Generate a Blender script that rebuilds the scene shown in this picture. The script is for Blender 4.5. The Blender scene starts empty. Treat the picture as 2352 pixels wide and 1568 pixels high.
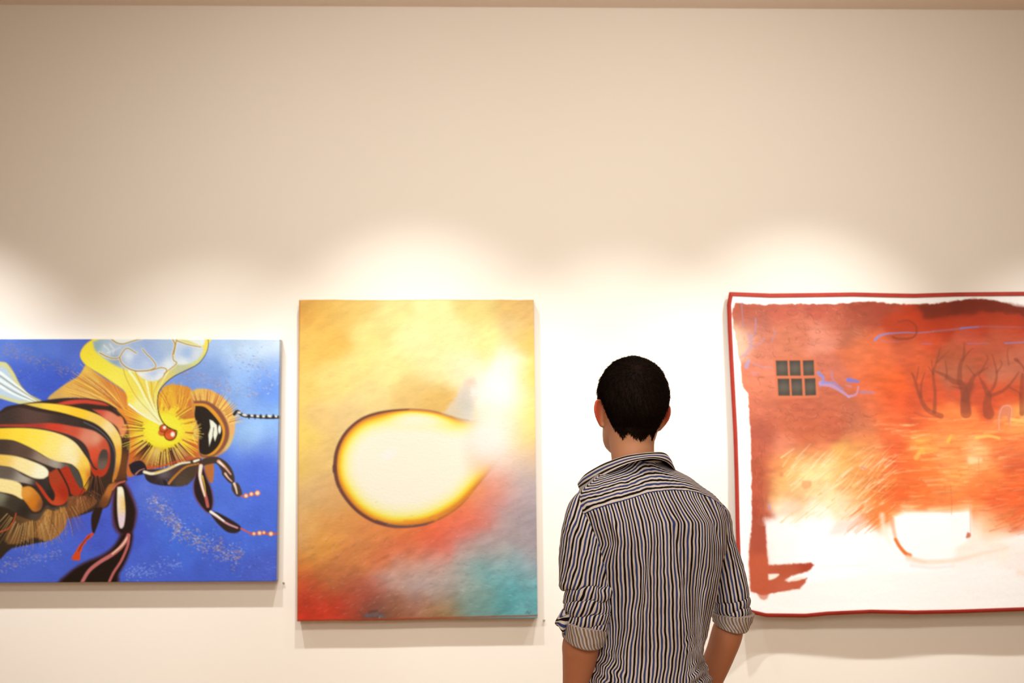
import bpy, math, random
import numpy as np
from mathutils import Vector, Matrix
from mathutils.bvhtree import BVHTree

SC = bpy.context.scene
COL = SC.collection
random.seed(7)
RNG = np.random.default_rng(11)
PI = math.pi

# ------------------------------------------------------------------ camera
FPX, CX, CY = 2300.0, 1176.0, 784.0          # focal length and centre in pixels of the 2352x1568 frame
CAM_Z, PITCH, YAW = 1.62, math.radians(4.1), math.radians(0.73)
WALL_Y = 3.82                                # distance of the gallery wall
cam_d = bpy.data.cameras.new('camera')
cam = bpy.data.objects.new('camera', cam_d)
COL.objects.link(cam)
cam.location = (0, 0, CAM_Z)
cam.rotation_euler = (PI / 2 + PITCH, 0, -YAW)
cam_d.sensor_width = 36.0
cam_d.lens = FPX / 2352 * 36.0
cam_d.dof.use_dof = True
cam_d.dof.focus_distance = 2.36
cam_d.dof.aperture_fstop = 3.6
SC.camera = cam

# ------------------------------------------------------------------ colour management
SC.view_settings.view_transform = 'Standard'
SC.view_settings.look = 'None'
SC.view_settings.gamma = 1.0
SC.view_settings.use_curve_mapping = False
SC.view_settings.exposure = 0.0

# ------------------------------------------------------------------ light of the room
world = bpy.data.worlds.new('gallery_ambient')
SC.world = world
world.use_nodes = True
bg = world.node_tree.nodes['Background']
bg.inputs[0].default_value = (1.0, 0.70, 0.44, 1)
bg.inputs[1].default_value = 0.43


def spot(name, loc, aim, power, size, blend, color=(1.0, 0.90, 0.76), radius=0.03):
    d = bpy.data.lights.new(name, 'SPOT')
    d.energy = power
    d.spot_size = math.radians(size)
    d.spot_blend = blend
    d.color = color
    d.shadow_soft_size = radius
    o = bpy.data.objects.new(name, d)
    o.location = loc
    o.rotation_euler = (Vector(aim) - Vector(loc)).to_track_quat('-Z', 'Y').to_euler()
    COL.objects.link(o)
    return o


LZ = 3.08
SPY = WALL_Y - 1.05
spot('track_spot', (-2.25, SPY, LZ), (-2.10, WALL_Y, 0.80), 215, 62, 1.0, (1.0, 0.98, 0.93))
spot('track_spot', (-1.15, SPY, LZ), (-1.05, WALL_Y, 0.45), 120, 62, 1.0, (1.0, 0.98, 0.93))
spot('track_spot', (-0.40, SPY, LZ), (-0.27, WALL_Y, 0.98), 120, 62, 1.0, (1.0, 0.98, 0.93))
spot('track_spot', (0.45, SPY, LZ), (0.48, WALL_Y, 0.72), 124, 60, 1.0, (1.0, 0.98, 0.93))
spot('track_spot', (1.22, SPY, LZ), (1.14, WALL_Y, 0.98), 130, 62, 1.0, (1.0, 0.98, 0.93))
spot('track_spot', (2.35, SPY, LZ), (2.10, WALL_Y, 0.62), 172, 60, 1.0, (1.0, 0.98, 0.93))
# added soft fill spots, no real fixtures, to brighten the upper wall
FY, FZ = 1.15, 3.12
spot('wall_fill', (-1.30, FY, FZ), (-1.10, WALL_Y, 1.75), 68, 76, 1.0, (1.0, .93, .79), .12)
spot('wall_fill', (0.10, FY, FZ), (0.15, WALL_Y, 1.95), 124, 84, 1.0, (1.0, .93, .79), .12)
spot('wall_fill', (1.60, FY, FZ), (1.35, WALL_Y, 1.90), 88, 76, 1.0, (1.0, .93, .79), .12)
# added fill light above and behind the camera, brightens the visitor's back
gd = bpy.data.lights.new('back_fill', 'AREA')
gd.energy = 39
gd.shape = 'RECTANGLE'
gd.size, gd.size_y = 2.4, 0.8
gd.color = (1.0, 0.89, 0.78)
go = bpy.data.objects.new('back_fill', gd)
go.location = (0.0, -0.7, 2.7)
go.rotation_euler = (Vector((0.7, 2.4, 1.2)) - Vector(go.location)).to_track_quat('-Z', 'Y').to_euler()
COL.objects.link(go)

# ------------------------------------------------------------------ picture <-> place
CR = np.array(cam.rotation_euler.to_matrix())
CO = np.array([0.0, 0.0, CAM_Z])


def rays(px, py):
    px = np.asarray(px, float)
    py = np.asarray(py, float)
    d = np.stack([(px - CX) / FPX, -(py - CY) / FPX, -np.ones_like(px)], -1)
    return d @ CR.T


def on_wall(px, py, off=0.0):
    """world point seen at the pixel, on the plane 'off' metres in front of the wall"""
    d = rays(px, py)
    t = (WALL_Y - off) / d[..., 1]
    return CO + d * t[..., None]


# the visitor's frame: e_y runs from the camera towards him, 2.42 m away
PR = 2.42
_d = rays(1460.0, 948.0)
EY = np.array([_d[0], _d[1], 0.0]); EY /= np.linalg.norm(EY)
EX = np.array([EY[1], -EY[0], 0.0])
PBASE = EY * PR


def pl(px, py, ly=0.0):
    """visitor-frame point (x right, y away, z up) seen at a pixel at depth ly"""
    d = rays(px, py)
    t = (PR + np.asarray(ly, float)) / (d @ EY)
    w = CO + d * t[..., None]
    return np.stack([w @ EX, w @ EY - PR, w[..., 2]], -1)


def to_px(p):
    """visitor-frame points -> pixels"""
    p = np.asarray(p, float)
    w = p[..., 0:1] * EX + (p[..., 1:2] + PR) * EY
    w = w + np.array([0, 0, 1.0]) * p[..., 2:3]
    c = (w - CO) @ CR
    return CX + FPX * c[..., 0] / -c[..., 2], CY - FPX * c[..., 1] / -c[..., 2]


def local_to_base(p):
    """visitor-frame -> coordinates relative to his base point on the floor (world axes)"""
    p = np.asarray(p, float)
    return p[..., 0:1] * EX + p[..., 1:2] * EY + np.array([0, 0, 1.0]) * p[..., 2:3]


# ------------------------------------------------------------------ helpers: meshes
def link(o, parent=None):
    COL.objects.link(o)
    if parent is not None:
        o.parent = parent
    return o


def mesh_np(name, V, F, mat=None, parent=None, smooth=True, uv=None, col=None, loc=None):
    V = np.ascontiguousarray(V, dtype=np.float32).reshape(-1, 3)
    me = bpy.data.meshes.new(name)
    if isinstance(F, np.ndarray):
        nf, k = F.shape
        me.vertices.add(len(V)); me.vertices.foreach_set('co', V.ravel())
        me.loops.add(nf * k); me.loops.foreach_set('vertex_index', F.astype(np.int32).ravel())
        me.polygons.add(nf)
        me.polygons.foreach_set('loop_start', np.arange(0, nf * k, k, dtype=np.int32))
        me.polygons.foreach_set('loop_total', np.full(nf, k, dtype=np.int32))
        me.update(calc_edges=True)
        me.validate()
    else:
        me.from_pydata([tuple(v) for v in V.tolist()], [], F)
        me.update()
    if smooth:
        me.polygons.foreach_set('use_smooth', np.ones(len(me.polygons), dtype=bool))
    if uv is not None:
        li = np.empty(len(me.loops), dtype=np.int32); me.loops.foreach_get('vertex_index', li)
        u = me.uv_layers.new(name='cloth')
        u.data.foreach_set('uv', np.ascontiguousarray(np.asarray(uv, dtype=np.float32)[li]).ravel())
    if col is not None:
        c = me.color_attributes.new(name='paint', type='FLOAT_COLOR', domain='POINT')
        cc = np.ones((len(V), 4), dtype=np.float32); cc[:, :3] = col
        c.data.foreach_set('color', cc.ravel())
    if mat is not None:
        me.materials.append(mat)
    o = bpy.data.objects.new(name, me)
    if loc is not None:
        o.location = loc
    return link(o, parent)


def grid_faces(nr, nc, wrap=False, base=0):
    r = np.arange(nr - 1)[:, None]
    c = np.arange(nc if wrap else nc - 1)[None, :]
    c2 = (c + 1) % nc
    a = r * nc + c; b = r * nc + c2; d = (r + 1) * nc + c2; e = (r + 1) * nc + c
    return np.stack([a, b, d, e], -1).reshape(-1, 4) + base


class MB:
    """collects quads and polygons into one mesh"""
    def __init__(s):
        s.v = []; s.f = []

    def add(s, V, F):
        n = len(s.v)
        s.v += [tuple(map(float, p)) for p in V]
        s.f += [tuple(int(i) + n for i in q) for q in F]

    def box(s, lo, hi):
        x0, y0, z0 = lo; x1, y1, z1 = hi
        s.add([(x0, y0, z0), (x1, y0, z0), (x1, y1, z0), (x0, y1, z0), (x0, y0, z1), (x1, y0, z1), (x1, y1, z1), (x0, y1, z1)],
              [(0, 3, 2, 1), (4, 5, 6, 7), (0, 1, 5, 4), (1, 2, 6, 5), (2, 3, 7, 6), (3, 0, 4, 7)])

    def loft(s, rings, cap=True, wrap=True):
        rings = [np.asarray(r, float) for r in rings]
        n = len(rings[0]); V = np.concatenate(rings)
        F = grid_faces(len(rings), n, wrap).tolist()
        if cap:
            F.append(list(range(n))[::-1])
            F.append([(len(rings) - 1) * n + i for i in range(n)])
        s.add(V, F)

    def build(s, name, mat, parent=None, smooth=True, loc=None):
        return mesh_np(name, np.array(s.v), s.f, mat, parent, smooth, loc=loc)


def catmull(P, sub=6):
    P = np.asarray(P, float)
    if len(P) < 3:
        t = np.linspace(0, 1, sub + 1)[:, None]
        return P[0] * (1 - t) + P[1] * t
    Q = np.vstack([2 * P[0] - P[1], P, 2 * P[-1] - P[-2]])
    out = []
    for i in range(1, len(Q) - 2):
        p0, p1, p2, p3 = Q[i - 1], Q[i], Q[i + 1], Q[i + 2]
        for j in range(sub):
            t = j / sub
            out.append(.5 * ((2 * p1) + (-p0 + p2) * t + (2 * p0 - 5 * p1 + 4 * p2 - p3) * t * t + (-p0 + 3 * p1 - 3 * p2 + p3) * t ** 3))
    out.append(Q[-2])
    return np.array(out)


def tube_rings(path, rad, n=20, sub=5, up=(0, 1, 0), round_ends=True):
    """rings around a smoothed path; rad rows are (r_side, r_up)"""
    path = np.asarray(path, float)
    rad = np.asarray(rad, float)
    if rad.ndim == 1:
        rad = np.stack([rad, rad], 1)
    D = catmull(np.hstack([path, rad]), sub)
    P, Rr = D[:, :3], np.maximum(D[:, 3:], 1e-4)
    T = np.gradient(P, axis=0); T /= np.linalg.norm(T, axis=1)[:, None]
    if round_ends:
        def cap(p, t, r, sgn):
            o = []
            for a in (78, 60, 38, 18):
                a = math.radians(a)
                o.append((p + sgn * t * r.mean() * math.sin(a), t, r * math.cos(a)))
            return o
        L = cap(P[0], T[0], Rr[0], -1) + [(P[i], T[i], Rr[i]) for i in range(len(P))] + cap(P[-1], T[-1], Rr[-1], 1)[::-1]
    else:
        L = [(P[i], T[i], Rr[i]) for i in range(len(P))]
    up = np.asarray(up, float)
    out = []
    for p, t, r in L:
        s_ = np.cross(up, t); s_ /= max(np.linalg.norm(s_), 1e-9)
        u_ = np.cross(t, s_)
        a = np.linspace(0, 2 * PI, n, endpoint=False)
        out.append(p + np.cos(a)[:, None] * s_ * r[0] + np.sin(a)[:, None] * u_ * r[1])
    return out


def tag(o, label=None, cat=None, group=None, kind=None):
    if label: o['label'] = label
    if cat: o['category'] = cat
    if group: o['group'] = group
    if kind: o['kind'] = kind
    return o


# ------------------------------------------------------------------ helpers: materials
def new_mat(name, color=(0.8, 0.8, 0.8), rough=0.6, spec=0.3):
    m = bpy.data.materials.new(name)
    m.use_nodes = True
    b = m.node_tree.nodes['Principled BSDF']
    b.inputs['Base Color'].default_value = (*color, 1)
    b.inputs['Roughness'].default_value = rough
    b.inputs['Specular IOR Level'].default_value = spec
    return m


def N(m, kind, **kw):
    n = m.node_tree.nodes.new(kind)
    for k, v in kw.items():
        setattr(n, k, v)
    return n


def L(m, a, b):
    m.node_tree.links.new(a, b)


def bump_noise(m, scale, strength, dist=0.002, detail=4, stretch=None, coord='Object'):
    b = m.node_tree.nodes['Principled BSDF']
    tc = N(m, 'ShaderNodeTexCoord'); nz = N(m, 'ShaderNodeTexNoise'); bp = N(m, 'ShaderNodeBump')
    nz.inputs['Scale'].default_value = scale; nz.inputs['Detail'].default_value = detail
    bp.inputs['Strength'].default_value = strength; bp.inputs['Distance'].default_value = dist
    if stretch:
        mp = N(m, 'ShaderNodeMapping'); mp.inputs['Scale'].default_value = stretch
        L(m, tc.outputs[coord], mp.inputs[0]); L(m, mp.outputs[0], nz.inputs[0])
    else:
        L(m, tc.outputs[coord], nz.inputs[0])
    L(m, nz.outputs[0], bp.inputs['Height']); L(m, bp.outputs[0], b.inputs['Normal'])
    return nz


def noise_tint(m, c1, c2, scale, coord='Object', detail=4, stretch=None):
    b = m.node_tree.nodes['Principled BSDF']
    tc = N(m, 'ShaderNodeTexCoord'); nz = N(m, 'ShaderNodeTexNoise'); mx = N(m, 'ShaderNodeMix', data_type='RGBA')
    nz.inputs['Scale'].default_value = scale; nz.inputs['Detail'].default_value = detail
    mx.inputs[6].default_value = (*c1, 1); mx.inputs[7].default_value = (*c2, 1)
    if stretch:
        mp = N(m, 'ShaderNodeMapping'); mp.inputs['Scale'].default_value = stretch
        L(m, tc.outputs[coord], mp.inputs[0]); L(m, mp.outputs[0], nz.inputs[0])
    else:
        L(m, tc.outputs[coord], nz.inputs[0])
    L(m, nz.outputs[0], mx.inputs[0]); L(m, mx.outputs[2], b.inputs['Base Color'])


# ------------------------------------------------------------------ the room
wall_m = new_mat('wall_paint', (0.80, 0.78, 0.74), 0.75, 0.2)
noise_tint(wall_m, (0.80, 0.775, 0.735), (0.82, 0.80, 0.765), 1.3)
bump_noise(wall_m, 90, 0.06, 0.001)
ceil_m = new_mat('ceiling_paint', (0.80, 0.74, 0.68), 0.85, 0.1)
noise_tint(ceil_m, (0.90, 0.82, 0.75), (0.92, 0.84, 0.77), 2.0)
floor_m = new_mat('floor_boards', (0.42, 0.25, 0.13), 0.4, 0.4)
noise_tint(floor_m, (0.46, 0.29, 0.16), (0.56, 0.37, 0.22), 3.0, stretch=(1.0, 9.0, 1.0), detail=8)

CEIL_Z = 3.206


def slab(name, lo, hi, mat):
    b = MB(); b.box(lo, hi)
    return tag(b.build(name, mat, smooth=False), kind='structure')


slab('wall_front', (-6.1, WALL_Y, 0), (6.1, WALL_Y + 0.15, CEIL_Z), wall_m)
slab('wall_left', (-6.25, -3.0, 0), (-6.1, WALL_Y + 0.15, CEIL_Z), wall_m)
slab('wall_right', (6.1, -3.0, 0), (6.25, WALL_Y + 0.15, CEIL_Z), wall_m)
slab('floor', (-6.25, -3.0, -0.1), (6.25, WALL_Y + 0.15, 0), floor_m)
slab('ceiling', (-6.25, -1.0, CEIL_Z), (6.25, WALL_Y + 0.15, CEIL_Z + 0.1), ceil_m)
base_m = new_mat('baseboard_paint', (0.78, 0.75, 0.70), 0.5, 0.3)
noise_tint(base_m, (0.77, 0.74, 0.69), (0.80, 0.77, 0.72), 3.0)
slab('baseboard_front', (-6.1, WALL_Y - 0.015, 0), (6.1, WALL_Y, 0.12), base_m)

# ------------------------------------------------------------------ a painter's toolkit: colours laid on a grid of canvas points
def srgb2lin(c):
    c = np.clip(np.asarray(c, float), 0, 1)
    return np.where(c <= .04045, c / 12.92, ((c + .055) / 1.055) ** 2.4)


def vnoise(X, Y, s, seed):
    r = np.random.default_rng(seed)
    G = r.random((64, 64))
    x = X / s + seed * 3.7; y = Y / s + seed * 5.3
    xi = np.floor(x).astype(int); yi = np.floor(y).astype(int)
    fx = x - xi; fy = y - yi
    fx = fx * fx * (3 - 2 * fx); fy = fy * fy * (3 - 2 * fy)
    g = lambda a, b: G[b % 64, a % 64]
    return (g(xi, yi) * (1 - fx) + g(xi + 1, yi) * fx) * (1 - fy) + (g(xi, yi + 1) * (1 - fx) + g(xi + 1, yi + 1) * fx) * fy


def fbm(X, Y, s, seed, o=4):
    v = 0; a = .5; t = 0
    for i in range(o):
        v = v + a * vnoise(X, Y, s / 2 ** i, seed + i); t += a; a *= .55
    return v / t


def rot(X, Y, deg):
    a = math.radians(deg)
    return X * math.cos(a) + Y * math.sin(a), -X * math.sin(a) + Y * math.cos(a)


def sstep(a, b, x):
    t = np.clip((x - a) / (b - a), 0, 1)
    return t * t * (3 - 2 * t)


class Paint:
    def __init__(s, xs, ys, color=(200, 200, 200)):
        s.xs, s.ys = np.asarray(xs, float), np.asarray(ys, float)
        s.X, s.Y = np.meshgrid(s.xs, s.ys)
        s.C = np.ones(s.X.shape + (3,)) * (np.array(color) / 255.)
        s.tx = lambda p: p

    def frame(s, x0, y0, k):
        """following coordinates are read from an enlargement: x0 + X/k, y0 + Y/k"""
        s.tx = lambda p: np.stack([x0 + np.asarray(p, float)[:, 0] / k, y0 + np.asarray(p, float)[:, 1] / k], 1)
        s.k = k
        return s

    def _box(s, P, m):
        x0, y0 = P.min(0) - m; x1, y1 = P.max(0) + m
        i0, i1 = np.searchsorted(s.xs, [x0, x1]); j0, j1 = np.searchsorted(s.ys, [y0, y1])
        return (slice(j0, j1), slice(i0, i1)) if i1 > i0 and j1 > j0 else None

    def blend(s, b, A, color):
        c = np.asarray(color, float) / 255. if np.ndim(color) == 1 or isinstance(color, tuple) else color
        A = A[..., None]
        s.C[b] = s.C[b] * (1 - A) + c * A

    def field(s, pts, power=3.0, box=None, mask=None, warp=0, sig=0):
        """soft colour field through control points (x, y, r, g, b)"""
        P = np.array([p[:2] for p in pts], float); K = np.array([p[2:5] for p in pts], float) / 255.
        P = s.tx(P)
        b = box or (slice(None), slice(None))
        X, Y = s.X[b], s.Y[b]
        if warp:
            X = X + warp * (fbm(X, Y, 60, 31) - .5); Y = Y + warp * (fbm(X, Y, 60, 47) - .5)
        W = 0; Acc = 0
        for p, k in zip(P, K):
            d2 = (X - p[0]) ** 2 + (Y - p[1]) ** 2
            w = np.exp(-d2 / (2 * sig * sig)) + 2e-5 / (1 + d2 / 900) if sig else 1 / (d2 + 60) ** (power / 2)
            W = W + w; Acc = Acc + w[..., None] * k
        R = Acc / W[..., None]
        if mask is None:
            s.C[b] = R
        else:
            s.C[b] = s.C[b] * (1 - mask[..., None]) + R * mask[..., None]

    def poly_mask(s, poly, soft=1.5, smooth=True, rough=0, rs=12, box=None):
        P = s.tx(poly)
        if smooth:
            P = catmull(np.vstack([P, P[:1]]), 4)[:-1]
        b = box or s._box(P, 3 * soft + rough + 2)
        if b is None: return None, None
        X, Y = s.X[b], s.Y[b]
        if rough:
            n1 = rough * 2 * (fbm(X, Y, rs, 5) - .5); n2 = rough * 2 * (fbm(X, Y, rs, 9) - .5)
            X = X + n1; Y = Y + n2
        D = np.full(X.shape, 1e9); I = np.zeros(X.shape, bool)
        Q = np.roll(P, -1, 0)
        for (ax, ay), (bx, by) in zip(P, Q):
            dx, dy = bx - ax, by - ay
            t = np.clip(((X - ax) * dx + (Y - ay) * dy) / (dx * dx + dy * dy + 1e-9), 0, 1)
            D = np.minimum(D, (X - ax - t * dx) ** 2 + (Y - ay - t * dy) ** 2)
            if ay != by:
                c = ((ay > Y) != (by > Y)) & (X < (bx - ax) * (Y - ay) / (by - ay) + ax)
                I ^= c
        D = np.sqrt(D); D = np.where(I, D, -D)
        return b, sstep(-soft, soft, D)

    def fill(s, poly, color, soft=1.5, alpha=1.0, smooth=True, rough=0, rs=12, shade=None):
        b, A = s.poly_mask(poly, soft, smooth, rough, rs)
        if b is None: return
        if shade is not None:       # list of control points: colour varies inside
            keep = s.C[b].copy(); s.field(shade, 2.6, b); R = s.C[b].copy(); s.C[b] = keep
            A = A * alpha
            s.C[b] = keep * (1 - A[..., None]) + R * A[..., None]
        else:
            s.blend(b, A * alpha, color)

    def stroke(s, pts, w0, color, w1=None, soft=1.0, alpha=1.0, smooth=True, raw=False):
        """widths in real pixels"""
        w1 = w0 if w1 is None else w1
        P = np.asarray(pts, float) if raw else s.tx(pts)
        if smooth and len(P) > 2: P = catmull(P, 4)
        m = max(w0, w1) / 2 + soft + 1
        b = s._box(P, m)
        if b is None: return
        X, Y = s.X[b], s.Y[b]
        A = np.zeros(X.shape); n = len(P) - 1
        for i in range(n):
            (ax, ay), (bx, by) = P[i], P[i + 1]
            dx, dy = bx - ax, by - ay
            t = np.clip(((X - ax) * dx + (Y - ay) * dy) / (dx * dx + dy * dy + 1e-9), 0, 1)
            d = np.hypot(X - ax - t * dx, Y - ay - t * dy)
            w = (w0 + (w1 - w0) * (i + t) / n) / 2
            A = np.maximum(A, 1 - sstep(-soft, soft, d - w))
        s.blend(b, A * alpha, color)

    def spot(s, x, y, rx, ry, color, soft=1.5, alpha=1.0, deg=0):
        c = s.tx([(x, y)])[0]; rx /= s.k; ry /= s.k
        r = max(rx, ry) + soft * 2
        b = s._box(np.array([[c[0] - r, c[1] - r], [c[0] + r, c[1] + r]]), 1)
        if b is None: return
        U, V = rot(s.X[b] - c[0], s.Y[b] - c[1], deg)
        q = np.sqrt((U / rx) ** 2 + (V / ry) ** 2) - 1
        A = 1 - sstep(-soft, soft, q * min(rx, ry))
        s.blend(b, A * alpha, color)


def canvas_mesh(name, P, off_fn, parent, origin, mat, gain, side, back=0.004):
    """the painted cloth: the grid of canvas points, wrapped round its edges; off_fn(X, Y) is the distance from the wall"""
    X, Y, C = P.X, P.Y, P.C
    off = off_fn(X, Y)
    pad = lambda A: np.pad(A, ((2, 2), (2, 2)) + ((0, 0),) * (A.ndim - 2), mode='edge')
    Xp, Yp, Cp, Op = pad(X), pad(Y), pad(C), pad(off)
    nr, nc = Xp.shape
    edge = np.zeros((nr, nc)); edge[[0, -1], :] = 1; edge[:, [0, -1]] = 1
    edge2 = np.zeros((nr, nc)); edge2[[1, -2], 1:-1] = 1; edge2[1:-1, [1, -2]] = 1
    # outer ring sits at the back of the stretcher, the ring before it rounds the corner
    W = on_wall(Xp, Yp, Op)
    W[..., 1] += edge2 * 0.003 * (1 - edge)
    W[..., 1] = np.where(edge > 0, WALL_Y - back if side is not None else W[..., 1] + 0.0015, W[..., 1])
    lin = srgb2lin(Cp) / gain
    if side is not None:
        m = np.maximum(edge, edge2 * 0.0)[..., None]
        lin = lin * (1 - m) + srgb2lin(np.array(side) / 255.) / gain * m
    return mesh_np(name, W - origin, grid_faces(nr, nc), mat, parent, True, col=lin.reshape(-1, 3))


def paint_mat(name, rough, bump, scale, stretch=None, var=0.0):
    m = new_mat(name, (1, 1, 1), rough, 0.25)
    b = m.node_tree.nodes['Principled BSDF']
    a = N(m, 'ShaderNodeVertexColor', layer_name='paint')
    tc = N(m, 'ShaderNodeTexCoord'); nz = N(m, 'ShaderNodeTexNoise')
    nz.inputs['Scale'].default_value = 160; nz.inputs['Detail'].default_value = 3
    mr = N(m, 'ShaderNodeMapRange'); mr.inputs[3].default_value = 1 - var; mr.inputs[4].default_value = 1 + var
    mx = N(m, 'ShaderNodeMix', data_type='RGBA', blend_type='MULTIPLY'); mx.inputs[0].default_value = 1
    L(m, tc.outputs['Object'], nz.inputs[0]); L(m, nz.outputs[0], mr.inputs[0])
    L(m, a.outputs[0], mx.inputs[6]); L(m, mr.outputs[0], mx.inputs[7]); L(m, mx.outputs[2], b.inputs['Base Color'])
    bump_noise(m, scale, bump, 0.003, 6, stretch)
    return m


def step_axis(a, b, step, ext_lo=0, ext_hi=0):
    v = np.arange(a, b + step * .5, step)
    if ext_lo: v = np.concatenate([np.linspace(a - ext_lo, a, 60, endpoint=False), v])
    if ext_hi: v = np.concatenate([v, np.linspace(v[-1], b + ext_hi, 61)[1:]])
    return v


# ------------------------------------------------------------------ painting of a bee
def hairs(P, cx, cy, r0, r1, a0, a1, n, w, cols, jit=0.12, sx=1.0, sy=1.0, soft=.7, alpha=.9, bend=0.0):
    """a fan of painted hairs in enlargement coordinates"""
    for i in range(n):
        a = math.radians(a0 + (a1 - a0) * (i + random.uniform(-.4, .4)) / max(n - 1, 1))
        q0 = r0 * (1 + random.uniform(-jit, jit)); q1 = r1 * (1 + random.uniform(-jit, jit))
        a2 = a + bend
        p = [(cx + q0 * math.cos(a) * sx, cy + q0 * math.sin(a) * sy),
             (cx + (q0 + q1) / 2 * math.cos((a + a2) / 2) * sx, cy + (q0 + q1) / 2 * math.sin((a + a2) / 2) * sy),
             (cx + q1 * math.cos(a2) * sx, cy + q1 * math.sin(a2) * sy)]
        P.stroke(p, w, random.choice(cols), w * .25, soft, alpha)


def paint_bee():
    xs = step_axis(0, 642, 1.5, ext_lo=330); ys = step_axis(779, 1335, 1.5)
    P = Paint(xs, ys)
    K = 3.5636
    P.k = 1
    P.field([(0, 790, 95, 125, 215), (100, 800, 90, 120, 212), (170, 800, 85, 110, 205), (40, 880, 72, 98, 200), (120, 870, 62, 88, 195),
             (500, 790, 170, 195, 240), (560, 800, 195, 215, 245), (630, 800, 215, 225, 242), (480, 850, 140, 170, 235),
             (560, 860, 150, 182, 240), (630, 850, 130, 165, 238), (470, 880, 125, 155, 230), (620, 900, 105, 145, 235), (560, 930, 140, 175, 240),
             (590, 1000, 165, 200, 245), (630, 960, 140, 180, 242), (560, 1010, 150, 185, 242), (630, 1030, 120, 150, 232), (540, 1050, 85, 118, 225),
             (600, 1060, 78, 108, 222), (630, 1100, 80, 110, 222), (350, 1150, 88, 115, 220), (430, 1150, 80, 110, 222), (520, 1130, 82, 115, 225),
             (300, 1200, 70, 90, 205), (420, 1230, 72, 108, 222), (600, 1220, 75, 108, 222), (350, 1300, 75, 100, 212), (500, 1320, 72, 98, 210),
             (620, 1320, 78, 98, 208), (20, 1290, 75, 98, 205), (100, 1270, 75, 100, 208), (150, 1310, 72, 95, 205), (230, 1180, 70, 88, 200), (260, 1130, 80, 95, 205)], 3.2, sig=26, warp=14)
    n = fbm(P.X, P.Y, 26, 3); P.C *= (0.94 + 0.12 * n)[..., None]
    # crusty flecks of paint
    for (ax, ay, bx, by, wd, cnt, cols) in [
        (0, 800, 170, 855, 22, 170, [(165, 130, 125), (150, 125, 140), (120, 120, 180)]),
        (420, 855, 590, 910, 20, 150, [(165, 145, 160), (190, 180, 200), (150, 140, 170)]),
        (345, 1140, 420, 1215, 26, 230, [(175, 145, 150), (195, 205, 240), (165, 130, 135)]),
        (400, 1215, 560, 1285, 28, 330, [(190, 150, 130), (180, 200, 245), (200, 150, 110)]),
        (0, 1300, 140, 1265, 20, 130, [(150, 150, 200), (165, 140, 160), (120, 140, 220)]),
        (290, 1320, 420, 1290, 22, 150, [(130, 150, 230), (150, 165, 235)]),
        (330, 1130, 640, 1320, 110, 420, [(110, 140, 232), (100, 125, 225), (60, 85, 200)]),
        (540, 810, 640, 880, 45, 130, [(200, 210, 240), (120, 135, 200), (185, 175, 200)]),
        (10, 860, 150, 900, 30, 60, [(85, 105, 205), (55, 75, 185)])]:
        for i in range(cnt):
            t = random.random(); o = random.gauss(0, .4) * wd
            L_ = math.hypot(bx - ax, by - ay); x = ax + (bx - ax) * t - (by - ay) / L_ * o; y = ay + (by - ay) * t + (bx - ax) / L_ * o
            a = random.uniform(-.9, .9)
            P.stroke([(x, y), (x + 4 * math.cos(a), y + 4 * math.sin(a))], random.uniform(1, 2.2), random.choice(cols), .8, .8, random.uniform(.5, 1), False, True)
    A = lambda: P.frame(0, 760, K)
    B = lambda: P.frame(0, 1000, K)
    A()
    # far wing
    P.fill([(-60, 240), (0, 250), (60, 265), (110, 330), (160, 430), (230, 510), (345, 575), (230, 605), (100, 580), (0, 550), (-60, 540)], (212, 205, 150), 2)
    P.fill([(-60, 290), (40, 300), (90, 370), (150, 470), (270, 560), (150, 565), (0, 520), (-60, 510)], (190, 205, 225), 3)
    for p in ([(0, 340), (120, 430), (300, 570)], [(0, 400), (130, 480), (290, 575)], [(0, 450), (120, 520), (270, 578)]):
        P.stroke(p, 7, (238, 240, 240), 2, 1.5)
    for p in ([(0, 365), (120, 450), (310, 572)], [(0, 428), (120, 500), (290, 578)], [(60, 265), (115, 340), (170, 440), (240, 515), (345, 575)]):
        P.stroke(p, 1.6, (150, 130, 90), 1)
    # fur behind the wing
    P.fill([(705, 270), (640, 370), (540, 430), (390, 555), (560, 545), (700, 550), (850, 575), (960, 625), (1060, 700), (1080, 560), (1000, 480), (880, 400), (760, 320)],
           (222, 150, 66), 2.5, shade=[(700, 300, 235, 185, 80), (450, 530, 205, 160, 90), (700, 430, 214, 150, 70), (900, 480, 214, 130, 62), (1000, 620, 222, 125, 60), (560, 500, 226, 170, 80)])
    hairs(P, 1060, 690, 140, 510, 200, 232, 44, 1.5, [(248, 205, 85), (244, 190, 75), (180, 95, 40), (238, 210, 125)], .15, soft=.8, alpha=1, bend=-.10)
    hairs(P, 1060, 690, 60, 330, 190, 250, 34, 1.6, [(245, 190, 70), (195, 100, 50), (235, 160, 70)], .2)
    # body
    body = [(-60, 690), (0, 655), (60, 615), (200, 592), (340, 572), (500, 550), (700, 550), (850, 575), (950, 630), (1020, 690), (1055, 780), (1068, 900), (1062, 1010), (1045, 1090),
            (1035, 1240), (940, 1310), (895, 1430), (800, 1460), (650, 1510), (550, 1530), (400, 1700), (300, 1730), (100, 1770), (-60, 1800)]
    P.fill(body, (52, 36, 30), 2)
    P.fill([(960, 700), (1010, 700), (1050, 800), (1062, 950), (1045, 1100), (1030, 1240), (940, 1300), (960, 1150), (1000, 1040), (1000, 900)], (60, 38, 28), 3,
           shade=[(1020, 760, 235, 130, 70), (1040, 900, 55, 38, 32), (1030, 1100, 110, 60, 30), (960, 1250, 90, 50, 30)])
    P.fill([(450, 598), (560, 568), (700, 560), (830, 580), (890, 612), (700, 592), (560, 603)], (205, 66, 50), 3)
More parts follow.
